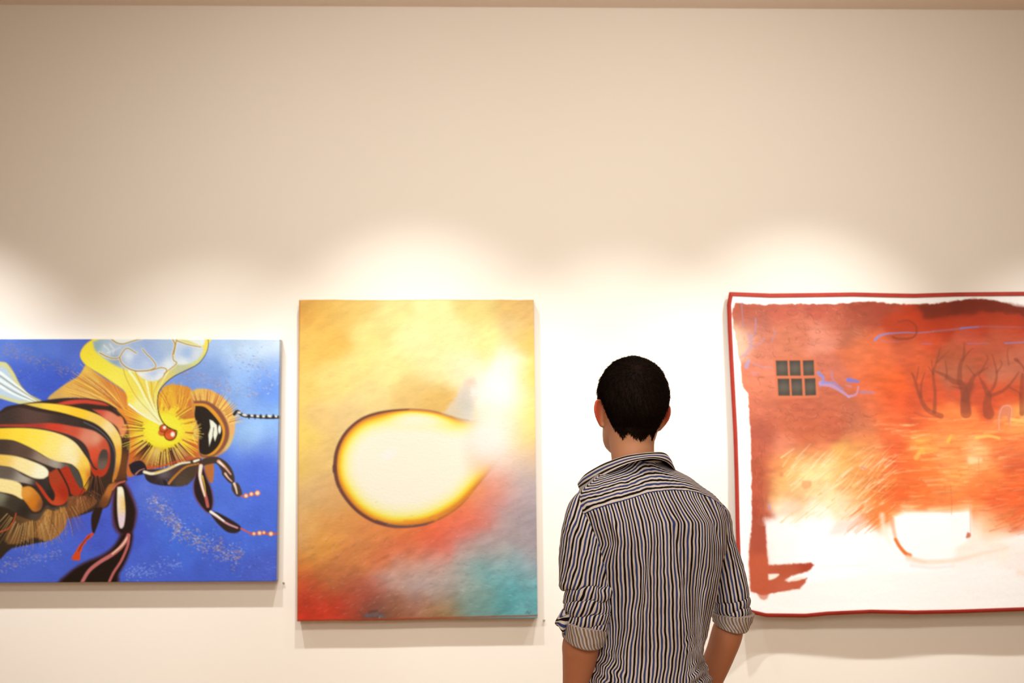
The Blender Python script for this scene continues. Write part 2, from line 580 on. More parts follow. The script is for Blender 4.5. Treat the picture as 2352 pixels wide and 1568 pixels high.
    P.fill([(200, 597), (340, 588), (520, 605), (700, 645), (850, 705), (935, 775), (992, 870), (1002, 980), (990, 1090), (955, 1210), (925, 1230), (948, 1080), (952, 990), (925, 900), (860, 815), (770, 750), (640, 705), (500, 665), (350, 635)],
           (248, 200, 55), 2, shade=[(250, 605, 225, 190, 80), (450, 640, 250, 205, 60), (650, 680, 246, 195, 45), (800, 730, 240, 195, 90), (900, 790, 245, 215, 160), (960, 880, 244, 205, 110), (985, 1000, 240, 170, 60), (950, 1180, 200, 120, 45)])
    P.fill([(760, 640), (880, 650), (960, 690), (1025, 760), (1035, 820), (1002, 870), (960, 785), (860, 715)], (225, 105, 80), 3, shade=[(800, 655, 205, 75, 60), (920, 710, 225, 130, 100), (1010, 800, 232, 140, 90)])
    P.stroke([(940, 640), (1010, 700), (1030, 760)], 7, (70, 45, 45), 3, 2)
    P.fill([(-60, 690), (0, 672), (150, 625), (300, 655), (500, 690), (650, 722), (780, 772), (870, 850), (930, 950), (948, 1060), (935, 1160), (880, 1290), (780, 1380), (700, 1300), (600, 900), (300, 760), (-60, 760)], (58, 42, 38), 2,
           shade=[(0, 700, 60, 45, 42), (300, 690, 88, 62, 56), (550, 730, 60, 44, 40), (750, 790, 50, 40, 38), (920, 1000, 48, 42, 44), (880, 1250, 60, 40, 30), (800, 1330, 55, 35, 25)])
    P.stroke([(690, 745), (800, 800), (880, 870), (935, 960), (950, 1060), (940, 1160)], 2.5, (110, 110, 125), 2, 1.5, .7)
    P.fill([(-60, 762), (200, 758), (430, 752), (600, 778), (720, 800), (800, 830), (880, 900), (908, 1000), (902, 1100), (860, 1180), (790, 1190), (742, 1120), (740, 1020), (700, 930), (620, 870), (500, 830), (400, 812), (200, 790), (-60, 788)],
           (212, 68, 40), 2.5, shade=[(0, 770, 160, 60, 45), (300, 770, 165, 55, 45), (450, 780, 205, 60, 40), (600, 815, 200, 78, 55), (720, 870, 215, 130, 105), (790, 880, 222, 150, 120), (860, 930, 195, 75, 50), (770, 1000, 215, 75, 45), (800, 1140, 180, 50, 25), (890, 1060, 175, 50, 30)])
    P.stroke([(0, 790), (300, 800), (480, 835), (620, 885), (690, 960), (745, 1060), (770, 1110), (795, 1130)], 6, (62, 45, 42), 4, 1.5)
    P.fill([(850, 965), (880, 975), (890, 1020), (880, 1090), (850, 1130), (810, 1120), (808, 1050), (825, 990)], (85, 62, 55), 2.5, shade=[(850, 1000, 70, 60, 55), (850, 1100, 110, 90, 80)])
    P.fill([(-60, 795), (200, 792), (380, 812), (520, 852), (620, 912), (690, 1000), (738, 1080), (745, 1180), (722, 1280), (692, 1312), (680, 1230), (640, 1130), (560, 1080), (440, 1062), (320, 992), (200, 932), (100, 892), (-60, 882)],
           (250, 215, 60), 2, shade=[(0, 830, 246, 200, 50), (150, 850, 250, 210, 60), (300, 880, 248, 215, 80), (430, 930, 246, 220, 120), (560, 970, 246, 228, 175), (600, 1060, 244, 226, 180), (700, 1080, 246, 200, 80), (690, 1180, 240, 190, 50), (735, 1180, 200, 100, 40), (700, 1280, 235, 180, 40)])
    P.fill([(-60, 880), (100, 892), (250, 952), (380, 1030), (520, 1078), (590, 1090), (650, 1160), (682, 1240), (672, 1292), (600, 1200), (560, 1140), (460, 1120), (350, 1080), (250, 1042), (100, 1012), (-60, 1000)], (80, 62, 52), 2.5,
           shade=[(0, 940, 70, 52, 44), (200, 980, 90, 65, 55), (350, 1050, 150, 125, 110), (460, 1090, 165, 150, 140), (560, 1105, 95, 82, 75), (640, 1200, 70, 62, 58), (670, 1270, 60, 45, 40)])
    P.fill([(-60, 1003), (120, 1018), (260, 1060), (370, 1110), (402, 1160), (372, 1202), (280, 1200), (170, 1150), (80, 1110), (-60, 1085)], (250, 226, 165), 2.5, shade=[(0, 1040, 240, 190, 90), (200, 1110, 248, 222, 160), (350, 1160, 246, 235, 205)])
    P.fill([(-60, 1088), (100, 1118), (200, 1180), (330, 1222), (392, 1190), (402, 1260), (446, 1340), (432, 1395), (390, 1352), (330, 1282), (200, 1240), (-60, 1195)], (62, 50, 46), 2.5, shade=[(50, 1140, 100, 85, 75), (200, 1210, 170, 155, 145), (330, 1250, 50, 40, 38), (430, 1350, 40, 30, 28)])
    P.fill([(400, 1160), (480, 1125), (520, 1190), (560, 1290), (565, 1370), (510, 1420), (430, 1415), (370, 1355), (290, 1235), (335, 1262), (400, 1352), (440, 1385), (452, 1330), (410, 1240)], (178, 52, 28), 2, shade=[(450, 1180, 165, 60, 32), (530, 1320, 165, 42, 20), (380, 1330, 190, 55, 30), (460, 1400, 200, 70, 35)])
    P.fill([(495, 1125), (560, 1105), (620, 1180), (668, 1270), (706, 1290), (684, 1332), (620, 1346), (568, 1310), (528, 1230)], (172, 48, 26), 2)
    P.fill([(560, 1092), (600, 1095), (660, 1180), (680, 1250), (665, 1285), (615, 1210)], (75, 68, 62), 2)
    P.stroke([(480, 1125), (530, 1210), (570, 1300), (575, 1380), (520, 1440)], 4, (55, 30, 24), 4, 1.5)
    P.fill([(-60, 1192), (140, 1228), (190, 1290), (190, 1372), (100, 1332), (-60, 1290)], (250, 222, 155), 2.5)
    P.fill([(180, 1275), (250, 1268), (320, 1330), (352, 1400), (332, 1460), (275, 1472), (222, 1410), (180, 1350)], (212, 130, 42), 2.5, shade=[(210, 1320, 225, 150, 60), (280, 1400, 215, 120, 25), (340, 1420, 130, 75, 45)])
    P.fill([(-60, 1300), (60, 1335), (190, 1385), (250, 1480), (330, 1482), (385, 1420), (430, 1440), (520, 1420), (570, 1400), (520, 1450), (440, 1462), (380, 1450), (340, 1530), (250, 1540), (130, 1480), (-60, 1480)], (50, 42, 36), 2, shade=[(0, 1340, 130, 125, 105), (100, 1400, 60, 50, 40), (300, 1510, 80, 65, 55), (200, 1470, 45, 35, 30)])
    B()
    P.fill([(120, 640), (300, 692), (380, 600), (450, 612), (545, 580), (552, 700), (500, 800), (390, 860), (280, 830), (100, 900), (50, 860), (60, 750)], (132, 88, 48), 3, shade=[(150, 700, 95, 65, 38), (300, 740, 150, 100, 52), (450, 650, 175, 120, 62), (500, 740, 160, 105, 60), (150, 860, 120, 80, 45)])
    P.fill([(-60, 560), (60, 590), (128, 640), (100, 720), (40, 870), (150, 882), (60, 920), (-60, 950)], (52, 38, 26), 3)
    P.fill([(560, 495), (700, 490), (800, 545), (660, 640), (550, 665)], (125, 75, 42), 3)
    hairs(P, 240, 420, 300, 500, 55, 130, 34, 1.8, [(192, 150, 92), (170, 120, 66), (205, 165, 110), (60, 40, 28)], .1, bend=.04)
    hairs(P, 420, 400, 230, 430, 40, 105, 30, 1.8, [(196, 142, 80), (170, 105, 55), (110, 70, 40)], .15, bend=.12)
    hairs(P, 640, 380, 130, 250, 30, 110, 28, 1.6, [(176, 116, 66), (100, 58, 34), (150, 90, 60)], .15)
    hairs(P, 790, 250, 90, 280, 70, 120, 16, 2.0, [(120, 70, 48), (30, 18, 14)], .15)
    P.stroke([(-60, 800), (0, 782), (60, 760), (110, 700), (132, 630)], 3, (205, 80, 45), 2, 1)
    A()
    # thorax
    P.fill([(1040, 640), (1050, 480), (1120, 430), (1300, 500), (1340, 460), (1400, 436), (1500, 448), (1570, 480), (1620, 620), (1650, 800), (1650, 980), (1640, 1060), (1480, 1090), (1200, 1140), (1050, 1190), (1062, 1000), (1068, 900), (1040, 740), (960, 640)],
           (222, 135, 55), 2.5, shade=[(1100, 560, 245, 190, 60), (1080, 700, 228, 130, 50), (1090, 950, 225, 105, 40), (1090, 1100, 205, 105, 45), (1180, 800, 235, 180, 60), (1400, 500, 232, 165, 50), (1500, 480, 226, 150, 60), (1550, 600, 214, 120, 60), (1420, 620, 232, 150, 50), (1600, 800, 216, 115, 55), (1600, 940, 215, 110, 50), (1500, 1000, 175, 95, 65), (1300, 1030, 140, 78, 42), (1400, 1080, 135, 75, 50), (1200, 1010, 150, 85, 42), (1180, 1120, 190, 95, 45), (1330, 800, 248, 225, 60)])
    P.spot(1340, 815, 215, 165, (248, 226, 50), 14)
    hairs(P, 1345, 810, 165, 330, 150, 235, 30, 3.0, [(250, 218, 70), (140, 80, 40), (245, 205, 60)], .12, alpha=1)
    hairs(P, 1345, 810, 170, 320, 262, 350, 34, 3.8, [(252, 222, 60), (248, 210, 55), (200, 120, 50)], .15, bend=.10)
    hairs(P, 1345, 810, 170, 320, 345, 402, 20, 3.6, [(252, 218, 60), (250, 210, 70), (190, 100, 50)], .1, alpha=1)
    hairs(P, 1345, 800, 180, 320, 44, 150, 54, 2.9, [(228, 190, 105), (62, 34, 24), (238, 195, 75), (95, 55, 34), (205, 155, 95)], .1, alpha=1)
    hairs(P, 1440, 760, 150, 315, 240, 300, 26, 3.4, [(248, 190, 60), (215, 130, 55), (240, 175, 55)], .12, bend=-.1)
    P.spot(1350, 800, 150, 118, (251, 236, 66), 12)
    # head
    P.fill([(1560, 500), (1620, 472), (1720, 480), (1820, 538), (1890, 620), (1930, 740), (1925, 850), (1885, 950), (1810, 1015), (1700, 1045), (1640, 1010), (1620, 800), (1580, 640)], (232, 165, 85), 2.5,
           shade=[(1620, 500, 238, 190, 95), (1750, 540, 232, 165, 85), (1860, 640, 232, 165, 90), (1910, 780, 234, 175, 110), (1880, 930, 225, 190, 120), (1800, 1010, 200, 140, 90), (1640, 560, 205, 130, 70)])
    hairs(P, 1690, 800, 205, 312, 248, 348, 52, 2.6, [(250, 208, 110), (190, 112, 60), (245, 198, 100)], .05)
    P.fill([(1590, 572), (1700, 575), (1800, 640), (1868, 750), (1885, 850), (1855, 940), (1780, 1015), (1690, 1035), (1640, 1000), (1630, 800), (1600, 700)], (140, 82, 62), 2.5)
    P.fill([(1590, 592), (1690, 598), (1770, 660), (1836, 760), (1850, 840), (1826, 930), (1765, 1004), (1700, 1020), (1650, 990), (1640, 800), (1600, 690)], (232, 155, 48), 1.8)
    P.fill([(1605, 612), (1680, 622), (1750, 684), (1812, 766), (1830, 842), (1806, 922), (1756, 984), (1700, 1014), (1652, 1000), (1638, 950), (1636, 800), (1600, 700)], (38, 28, 24), 1.5)
    P.fill([(1722, 725), (1748, 735), (1782, 770), (1790, 840), (1768, 905), (1752, 850), (1722, 945), (1714, 850), (1730, 790)], (246, 242, 225), 1.5, smooth=False)
    P.stroke([(1758, 790), (1750, 850)], 1.6, (60, 50, 40))
    P.spot(1805, 805, 12, 36, (250, 246, 232), 1.2)
    hairs(P, 1560, 830, 40, 100, -75, 60, 14, 2.6, [(245, 215, 90), (215, 180, 110)], .2, alpha=1)
    # antenna
    P.stroke([(1925, 680), (1950, 658), (2000, 692), (2100, 700), (2200, 708), (2290, 706)], 7.5, (45, 38, 36), 7, 1.2)
    for x, y, r in ((1965, 668, 16), (2010, 688, 22), (2070, 694, 13), (2118, 698, 13), (2165, 700, 12), (2215, 698, 18), (2268, 700, 10)):
        P.spot(x, y, r, 9, (238, 226, 214), 1.2, deg=10)
    for x in (2045, 2095, 2143, 2190, 2245):
        P.stroke([(x, 686), (x, 716)], 3, (45, 38, 36))
    # near wing
    wing = [(770, 60), (700, 112), (657, 180), (668, 236), (725, 295), (820, 350), (920, 420), (1010, 480), (1045, 540), (1050, 590), (1110, 640), (1200, 700), (1320, 768), (1348, 785), (1312, 700), (1292, 600), (1302, 500), (1352, 430), (1425, 370), (1520, 322), (1620, 268), (1682, 190), (1706, 110), (1706, 40), (1300, 30), (900, 30)]
    P.fill(wing, (246, 218, 80), 1.6, shade=[(690, 180, 250, 222, 60), (800, 300, 248, 228, 70), (950, 400, 250, 232, 90), (1050, 540, 250, 222, 70), (1150, 600, 248, 240, 160), (1250, 700, 248, 240, 180), (1250, 480, 244, 214, 80), (1350, 400, 232, 210, 120), (1500, 310, 200, 200, 160), (1620, 240, 215, 215, 140), (1690, 120, 250, 225, 90)])
    P.fill([(760, 90), (900, 50), (1400, 50), (1432, 130), (1416, 200), (1440, 262), (1400, 310), (1350, 330), (1250, 335), (1110, 330), (1000, 305), (930, 275), (850, 222), (780, 160)], (165, 186, 226), 4,
           shade=[(800, 130, 150, 175, 190), (850, 160, 200, 212, 225), (950, 130, 190, 200, 225), (1100, 130, 168, 188, 232), (1200, 110, 160, 180, 228), (1300, 200, 165, 186, 232), (1380, 120, 175, 195, 228), (1380, 280, 235, 238, 246), (950, 240, 150, 165, 190), (1060, 200, 235, 238, 250), (1120, 240, 175, 192, 238), (1200, 270, 200, 212, 245), (1230, 190, 160, 182, 235)])
    P.fill([(1445, 70), (1560, 110), (1660, 132), (1652, 190), (1592, 250), (1505, 276), (1440, 262), (1426, 180), (1440, 120)], (172, 196, 236), 3.5, shade=[(1480, 100, 205, 215, 240), (1530, 180, 165, 190, 235), (1500, 265, 235, 238, 245), (1620, 190, 220, 222, 235)])
    P.fill([(1450, 60), (1540, 78), (1655, 120), (1660, 60)], (238, 240, 246), 2.5)
    P.fill([(1110, 332), (1250, 322), (1372, 318), (1368, 350), (1310, 395), (1240, 412), (1160, 380)], (238, 238, 248), 2.5, shade=[(1150, 350, 245, 240, 240), (1260, 350, 185, 198, 240), (1300, 380, 245, 245, 250), (1250, 400, 232, 234, 240)])
    P.fill([(900, 55), (1120, 55), (1060, 88), (990, 98), (940, 80)], (240, 242, 240), 2)
    for p in ([(850, 120), (890, 155), (900, 200)], [(900, 110), (930, 150), (925, 190)], [(880, 180), (930, 160), (990, 130)]):
        P.stroke(p, 4, (230, 234, 238), 1, 2.5, .8)
    gold, br = (214, 168, 60), (150, 96, 44)
    veins = ([(905, 62), (955, 98), (1010, 106), (1070, 88), (1160, 62)], [(815, 178), (870, 208), (930, 226), (978, 216), (1008, 168), (1046, 142), (1116, 182)],
             [(980, 216), (996, 262), (1040, 300), (1110, 326), (1200, 326), (1262, 306), (1276, 280), (1250, 238), (1200, 190), (1168, 150)],
             [(1405, 60), (1432, 110), (1415, 190), (1422, 240), (1446, 266), (1345, 350)], [(1446, 80), (1540, 112), (1645, 132)], [(1446, 60), (1436, 120), (1424, 190)], [(1106, 330), (1230, 322), (1320, 300), (1366, 318), (1340, 370)])
    for p in veins:
        P.stroke(p, 5.5, (246, 244, 236), 5, 2.2, .8)
    for p in veins:
        P.stroke(p, 2.8, gold, 2, 1.0); P.stroke(p, 1.2, br, 1, .7, .8)
    for p, c, w in (([(1010, 310), (1040, 400), (1120, 540), (1230, 660), (1335, 768)], (196, 148, 60), 1.4), ([(1060, 330), (1130, 430), (1220, 600), (1335, 768)], (250, 250, 200), 5),
                    ([(1110, 340), (1180, 480), (1260, 640), (1340, 770)], (214, 165, 60), 1.6), ([(1200, 410), (1230, 540), (1290, 690), (1342, 772)], (252, 246, 190), 5),
                    ([(1240, 415), (1250, 540), (1290, 660), (1340, 772)], (206, 150, 50), 1.4), ([(1280, 410), (1270, 500), (1275, 620), (1335, 760)], (250, 232, 120), 4),
                    ([(1060, 600), (1160, 680), (1330, 772)], (252, 252, 235), 4.5), ([(1340, 370), (1290, 430), (1262, 520), (1272, 620)], (200, 150, 60), 1.4), ([(1380, 330), (1330, 420), (1290, 500), (1285, 600)], (250, 240, 150), 3)):
        P.stroke(p, w, c, w * .4, .9)
    P.stroke([(1700, 60), (1706, 110), (1684, 190), (1622, 270), (1520, 324), (1425, 372), (1352, 432), (1303, 502), (1293, 600), (1312, 695), (1360, 770), (1440, 815)], 1.3, (70, 50, 40), 2.6, .7)
    P.stroke([(760, 65), (690, 120), (658, 182), (668, 236), (725, 295), (900, 400), (1010, 480)], 1.2, (222, 170, 60), 1, 1)
    # wing joint
    P.spot(1335, 830, 34, 30, (214, 92, 40), 2, .9)
    P.stroke([(1355, 765), (1400, 800), (1452, 818), (1448, 860)], 2.5, (70, 35, 22), 2)
    P.spot(1400, 848, 52, 50, (80, 35, 18), 1.2); P.spot(1400, 846, 46, 44, (214, 78, 32), 1.2); P.spot(1385, 862, 26, 24, (235, 110, 50), 3, .7)
    P.spot(1420, 845, 17, 20, (250, 246, 232), 2)
    P.spot(1344, 796, 35, 33, (80, 35, 18), 1.2); P.spot(1344, 796, 30, 28, (216, 84, 34), 1.2); P.spot(1352, 790, 13, 14, (250, 240, 225), 1.6)
    # jaw and mouth parts
    P.stroke([(1200, 1120), (1350, 1100), (1480, 1060), (1640, 1040)], 3, (214, 80, 45), 2, 1.5)
    P.fill([(1180, 1135), (1400, 1118), (1550, 1062), (1655, 1045), (1640, 1130), (1570, 1240), (1480, 1272), (1300, 1258), (1210, 1220)], (52, 38, 40), 2, shade=[(1250, 1200, 48, 34, 38), (1350, 1180, 110, 95, 105), (1350, 1240, 35, 26, 26), (1450, 1140, 80, 55, 55), (1500, 1240, 85, 68, 55), (1580, 1150, 75, 58, 45)])
    P.fill([(1060, 1095), (1110, 1065), (1165, 1062), (1205, 1110), (1200, 1160), (1130, 1180), (1085, 1160)], (34, 28, 40), 2)
    P.stroke([(1118, 1170), (1150, 1140), (1190, 1125)], 3, (198, 128, 118), 1.5)
    P.stroke([(1190, 1152), (1260, 1166), (1370, 1135), (1480, 1086), (1562, 1074)], 7, (250, 236, 205), 4, 1.8)
    P.stroke([(1280, 1160), (1380, 1128), (1440, 1100)], 3, (240, 190, 70), 2, 1.8)
    P.stroke([(1600, 1066), (1638, 1054)], 5.5, (250, 246, 226), 4, 1.3)
    P.stroke([(1392, 1246), (1440, 1190), (1530, 1112), (1640, 1085)], 5, (226, 146, 50), 3, 1.3)
    P.stroke([(1392, 1246), (1440, 1190), (1530, 1112), (1640, 1085)], 1.2, (150, 84, 30), 1, .6)
    hairs(P, 1200, 900, 380, 480, 60, 96, 14, 1.2, [(120, 100, 190), (150, 120, 180)], .1, alpha=.5)
    hairs(P, 1440, 900, 370, 470, 62, 100, 12, 1.2, [(110, 95, 180), (130, 110, 180)], .1, alpha=.5)
    B()
    P.fill([(1682, 235), (1758, 232), (1756, 378), (1722, 372), (1690, 300)], (190, 112, 55), 1.8)
    P.fill([(1640, 215), (1700, 180), (1790, 176), (1870, 222), (1922, 300), (1934, 385), (1890, 385), (1846, 330), (1790, 235), (1720, 235), (1660, 250)], (72, 54, 44), 2)
    P.stroke([(1800, 212), (1850, 255), (1902, 318)], 8, (232, 170, 150), 3, 1.5); P.stroke([(1806, 216), (1846, 256)], 4, (250, 240, 225), 2, 1.2)
    P.stroke([(1850, 310), (1880, 350), (1915, 382)], 12, (70, 50, 42), 8, 1.6); P.stroke([(1856, 312), (1880, 345), (1912, 376)], 5, (240, 196, 185), 2, 1.4)
    P.fill([(1908, 395), (1960, 388), (1992, 450), (1994, 490), (1955, 498), (1915, 450)], (75, 58, 48), 2)
    P.stroke([(1932, 395), (1945, 430), (1956, 475)], 6, (240, 206, 190), 3, 1.4)
    P.stroke([(1990, 495), (2025, 500), (2080, 485), (2130, 478)], 3, (222, 90, 50), 3, 1.2)
    for x, y, r in ((2030, 494, 16), (2074, 480, 15), (2124, 472, 19)):
        P.spot(x, y, r + 4, r + 4, (230, 110, 65), 1.5); P.spot(x, y, r - 3, r - 3, (250, 225, 195), 2)
    # front leg
    P.fill([(1650, 205), (1622, 290), (1594, 390), (1606, 500), (1670, 596), (1730, 636), (1762, 560), (1750, 450), (1706, 340), (1664, 230)], (120, 50, 45), 3.5, .8)
    P.fill([(1652, 215), (1626, 300), (1602, 400), (1618, 500), (1680, 592), (1728, 626), (1752, 560), (1740, 450), (1698, 345), (1664, 240)], (40, 26, 26), 1.6)
    P.stroke([(1655, 245), (1650, 330), (1672, 430), (1700, 510), (1716, 580)], 9, (198, 96, 92), 7, 1.6)
    P.stroke([(1655, 250), (1648, 330), (1668, 420), (1690, 495)], 8, (248, 240, 220), 3, 1.5)
    P.stroke([(1668, 330), (1690, 420), (1696, 480)], 3, (240, 200, 70), 1, 1.4)
    P.fill([(1724, 622), (1790, 628), (1900, 684), (1986, 742), (1985, 780), (1940, 800), (1870, 784), (1790, 712)], (50, 34, 32), 2.2)
    P.stroke([(1742, 626), (1800, 668), (1880, 722), (1962, 756)], 6.5, (214, 150, 165), 4, 1.6)
    P.stroke([(1740, 624), (1790, 655), (1850, 700)], 5.5, (250, 246, 235), 3, 1.3)
    P.stroke([(1990, 762), (2080, 806)], 3.4, (222, 92, 60), 3, 1.1)
    P.stroke([(2070, 804), (2290, 806)], 4, (218, 84, 45), 4, 1.2)
    for x, y, r in ((2100, 805, 14), (2146, 800, 17), (2182, 796, 13), (2240, 806, 18)):
        P.spot(x, y, r + 3, r + 3, (232, 115, 65), 1.4); P.spot(x, y, r - 4, r - 4, (250, 225, 190), 2)
    # middle leg
    P.fill([(940, 400), (1000, 380), (1050, 400), (1100, 500), (1135, 620), (1110, 760), (1060, 830), (990, 810), (935, 740), (922, 600), (926, 480)], (92, 34, 28), 5, .75)
    P.fill([(958, 405), (1020, 398), (1074, 490), (1114, 600), (1110, 690), (1090, 780), (1040, 808), (980, 775), (944, 670), (942, 520)], (34, 18, 16), 3)
    P.fill([(968, 418), (1012, 424), (1030, 520), (1036, 640), (1022, 740), (990, 752), (972, 660), (966, 540)], (236, 208, 208), 2.2, shade=[(990, 440, 250, 240, 215), (1020, 560, 240, 190, 90), (985, 560, 245, 225, 215), (1000, 680, 232, 205, 220)])
    P.fill([(1000, 800), (1095, 788), (1090, 900), (1050, 1020), (990, 1130), (945, 1210), (505, 1210), (560, 1120), (690, 1035), (850, 965), (940, 895)], (62, 24, 22), 5, .85)
    P.fill([(1015, 810), (1086, 800), (1078, 900), (1036, 1020), (975, 1130), (925, 1215), (530, 1215), (585, 1120), (700, 1050), (860, 985), (950, 910)], (28, 16, 10), 2.5)
    P.stroke([(1062, 815), (1045, 850), (990, 920), (920, 975), (820, 1035), (735, 1105), (672, 1210)], 10, (196, 108, 108), 8, 1.8)
    P.stroke([(1055, 830), (1010, 895), (930, 965)], 4, (246, 205, 170), 3, 1.8)
    P.stroke([(1066, 830), (1056, 900), (1005, 1020), (940, 1120), (898, 1210)], 6, (190, 98, 98), 6, 1.6)
    P.fill([(945, 360), (1040, 350), (1040, 375), (960, 415), (935, 450)], (80, 45, 30), 2.5)
    P.stroke([(928, 440), (970, 392), (1030, 372)], 4, (208, 100, 92), 3, 1.4)
    # hind leg
    P.fill([(960, 380), (930, 440), (905, 520), (885, 570), (835, 600), (800, 600), (820, 540), (860, 470), (900, 400)], (136, 78, 36), 3, shade=[(900, 450, 190, 110, 50), (860, 560, 120, 66, 34), (820, 580, 80, 46, 30)])
    P.fill([(785, 590), (845, 588), (832, 650), (806, 730), (775, 800), (756, 745), (756, 650)], (42, 24, 18), 2.2)
    P.fill([(765, 785), (720, 820), (690, 856), (652, 900), (620, 950), (596, 1012), (655, 1014), (668, 960), (700, 880), (774, 810)], (212, 72, 28), 2, rough=2.5, rs=5)
    P.stroke([(742, 815), (690, 870), (650, 940)], 2, (120, 45, 22), 2)
    return P


def paint_orb():
    """glowing orb over soft clouds of colour"""
    xs = step_axis(684, 1232, 1.5); ys = step_axis(689, 1422, 1.5)
    P = Paint(xs, ys); P.k = 1
    P.field([(690, 700, 232, 175, 75), (740, 720, 240, 190, 85), (700, 800, 240, 200, 95), (760, 790, 242, 195, 90), (780, 720, 240, 200, 100), (820, 700, 244, 210, 115),
             (850, 760, 248, 232, 140), (900, 720, 248, 236, 150), (950, 780, 252, 250, 175), (1000, 720, 248, 244, 165), (1050, 780, 252, 248, 170), (1100, 710, 240, 222, 130), (1180, 700, 232, 192, 105),
             (1220, 710, 228, 185, 105), (1190, 760, 232, 205, 140), (1215, 780, 240, 205, 90), (1120, 790, 248, 238, 150), (900, 850, 250, 242, 155), (820, 850, 248, 230, 140), (1000, 850, 252, 246, 170), (700, 900, 244, 212, 110),
             (760, 880, 246, 222, 130), (850, 910, 246, 222, 145), (950, 910, 242, 208, 125), (1000, 925, 236, 195, 105), (1050, 850, 253, 246, 190), (1180, 830, 254, 252, 220), (1225, 850, 246, 222, 95), (1225, 930, 250, 232, 120), (1210, 1000, 248, 226, 130),
             (740, 960, 238, 205, 128), (690, 1000, 246, 214, 105), (800, 950, 240, 210, 140), (740, 1060, 236, 200, 122), (690, 1080, 240, 205, 105), (720, 1120, 230, 190, 128), (690, 1160, 226, 185, 118), (760, 1140, 230, 180, 110),
             (720, 1200, 236, 180, 100), (690, 1240, 228, 180, 115), (780, 1200, 230, 160, 85), (740, 1250, 236, 165, 75), (840, 1230, 228, 148, 82), (700, 1290, 232, 155, 72), (800, 1290, 218, 138, 78), (760, 1320, 205, 130, 72), (690, 1330, 214, 115, 58),
             (1218, 1050, 235, 200, 150), (1220, 1080, 215, 195, 175), (1190, 1100, 205, 190, 185), (1220, 1130, 190, 178, 178), (1170, 1070, 244, 205, 170), (1150, 1110, 242, 165, 140), (1120, 1140, 245, 145, 115), (1090, 1130, 244, 165, 95), (1080, 1170, 246, 120, 85), (1040, 1200, 248, 110, 75),
             (1030, 1165, 244, 145, 80), (980, 1220, 245, 118, 70), (930, 1200, 240, 138, 68), (880, 1210, 232, 145, 78), (1000, 1250, 235, 110, 85), (930, 1260, 232, 120, 75), (880, 1270, 222, 125, 78), (1060, 1230, 212, 130, 118), (1100, 1190, 228, 130, 110), (1130, 1170, 218, 150, 140), (1170, 1150, 198, 168, 165),
             (1180, 1200, 184, 170, 168), (1210, 1250, 178, 168, 168), (1130, 1240, 186, 166, 162), (1220, 1200, 175, 165, 166), (1080, 1270, 192, 175, 165), (1150, 1290, 175, 180, 175), (1215, 1310, 175, 175, 178), (1000, 1290, 205, 172, 158), (940, 1300, 206, 165, 145), (900, 1330, 202, 168, 152), (960, 1340, 192, 176, 168), (1040, 1320, 186, 180, 168),
             (1100, 1310, 140, 182, 178), (1130, 1330, 112, 182, 182), (1180, 1320, 120, 186, 188), (1225, 1340, 125, 195, 196), (1180, 1360, 92, 172, 176), (1215, 1375, 110, 186, 188), (1150, 1390, 96, 170, 170), (1100, 1370, 130, 172, 162), (1060, 1390, 135, 165, 150), (1210, 1405, 118, 186, 190), (1100, 1405, 118, 160, 150), (1080, 1350, 168, 178, 168),
             (1010, 1370, 182, 165, 155), (950, 1385, 186, 150, 138), (1020, 1405, 160, 128, 82), (980, 1408, 172, 118, 80), (930, 1405, 160, 92, 58), (900, 1390, 150, 95, 68), (860, 1410, 90, 80, 75), (840, 1395, 165, 85, 60), (820, 1375, 190, 90, 70), (860, 1360, 198, 118, 98), (790, 1345, 188, 110, 70), (740, 1350, 196, 112, 65),
             (700, 1370, 206, 72, 45), (740, 1385, 212, 65, 42), (790, 1395, 206, 66, 45), (700, 1410, 218, 62, 38), (760, 1412, 222, 68, 40), (820, 1410, 165, 70, 45), (690, 1350, 208, 80, 48)], 3.6, warp=26, sig=24)
    # soft brush modulation running along the diagonals
    U, V = rot(P.X, P.Y, -24)
    n = fbm(U * .35, V, 9, 21); n2 = fbm(P.X, P.Y, 40, 8)
    low = sstep(1150, 1330, P.Y)
    P.C *= (1 + (n - .5)[..., None] * (0.10 + 0.12 * low[..., None])) * (0.97 + 0.06 * n2)[..., None]
    # orb
    P.frame(0, 0, 1)
    orb = [(766, 1070), (769, 1040), (780, 1010), (800, 982), (828, 960), (862, 947), (900, 941), (945, 939), (990, 943), (1025, 952), (1055, 962), (1085, 966), (1120, 968), (1150, 985), (1160, 1020), (1148, 1055), (1120, 1090), (1090, 1125), (1060, 1160), (1025, 1185), (985, 1203), (940, 1211), (895, 1210), (850, 1195), (815, 1170), (788, 1135), (771, 1100)]
    b, A = P.poly_mask(orb, 3.0)
    X, Y = P.X[b], P.Y[b]
    # distance inside the rim, from a softer mask
    b2, A2 = P.poly_mask(orb, 70, box=b)
    d = np.clip((A2 - .5) * 2, 0, 1)
    w = sstep(1080, 860, X)                                   # left rim is dark, right rim dissolves
    ang = np.arctan2(Y - 1075, X - 960)
    rim = sstep(1130, 950, X) * np.clip(1.15 - .15 * np.abs(ang), .6, 1)
    top = sstep(985, 940, Y) * sstep(860, 960, X)
    stops = np.array([[0, 116, 70, 62], [.07, 120, 72, 55], [.15, 195, 115, 50], [.28, 240, 165, 45], [.42, 252, 222, 60], [.58, 253, 248, 140], [.8, 254, 252, 200], [1, 255, 253, 226]], float)
    dd = np.clip(d * (1.0 + 1.8 * top) + (1 - rim) * .14 * sstep(1180, 1120, Y) + .02, 0, 1)
    R = np.stack([np.interp(dd, stops[:, 0], stops[:, i]) for i in (1, 2, 3)], -1) / 255.
    bot = sstep(1150, 1200, Y) * sstep(930, 1000, X)
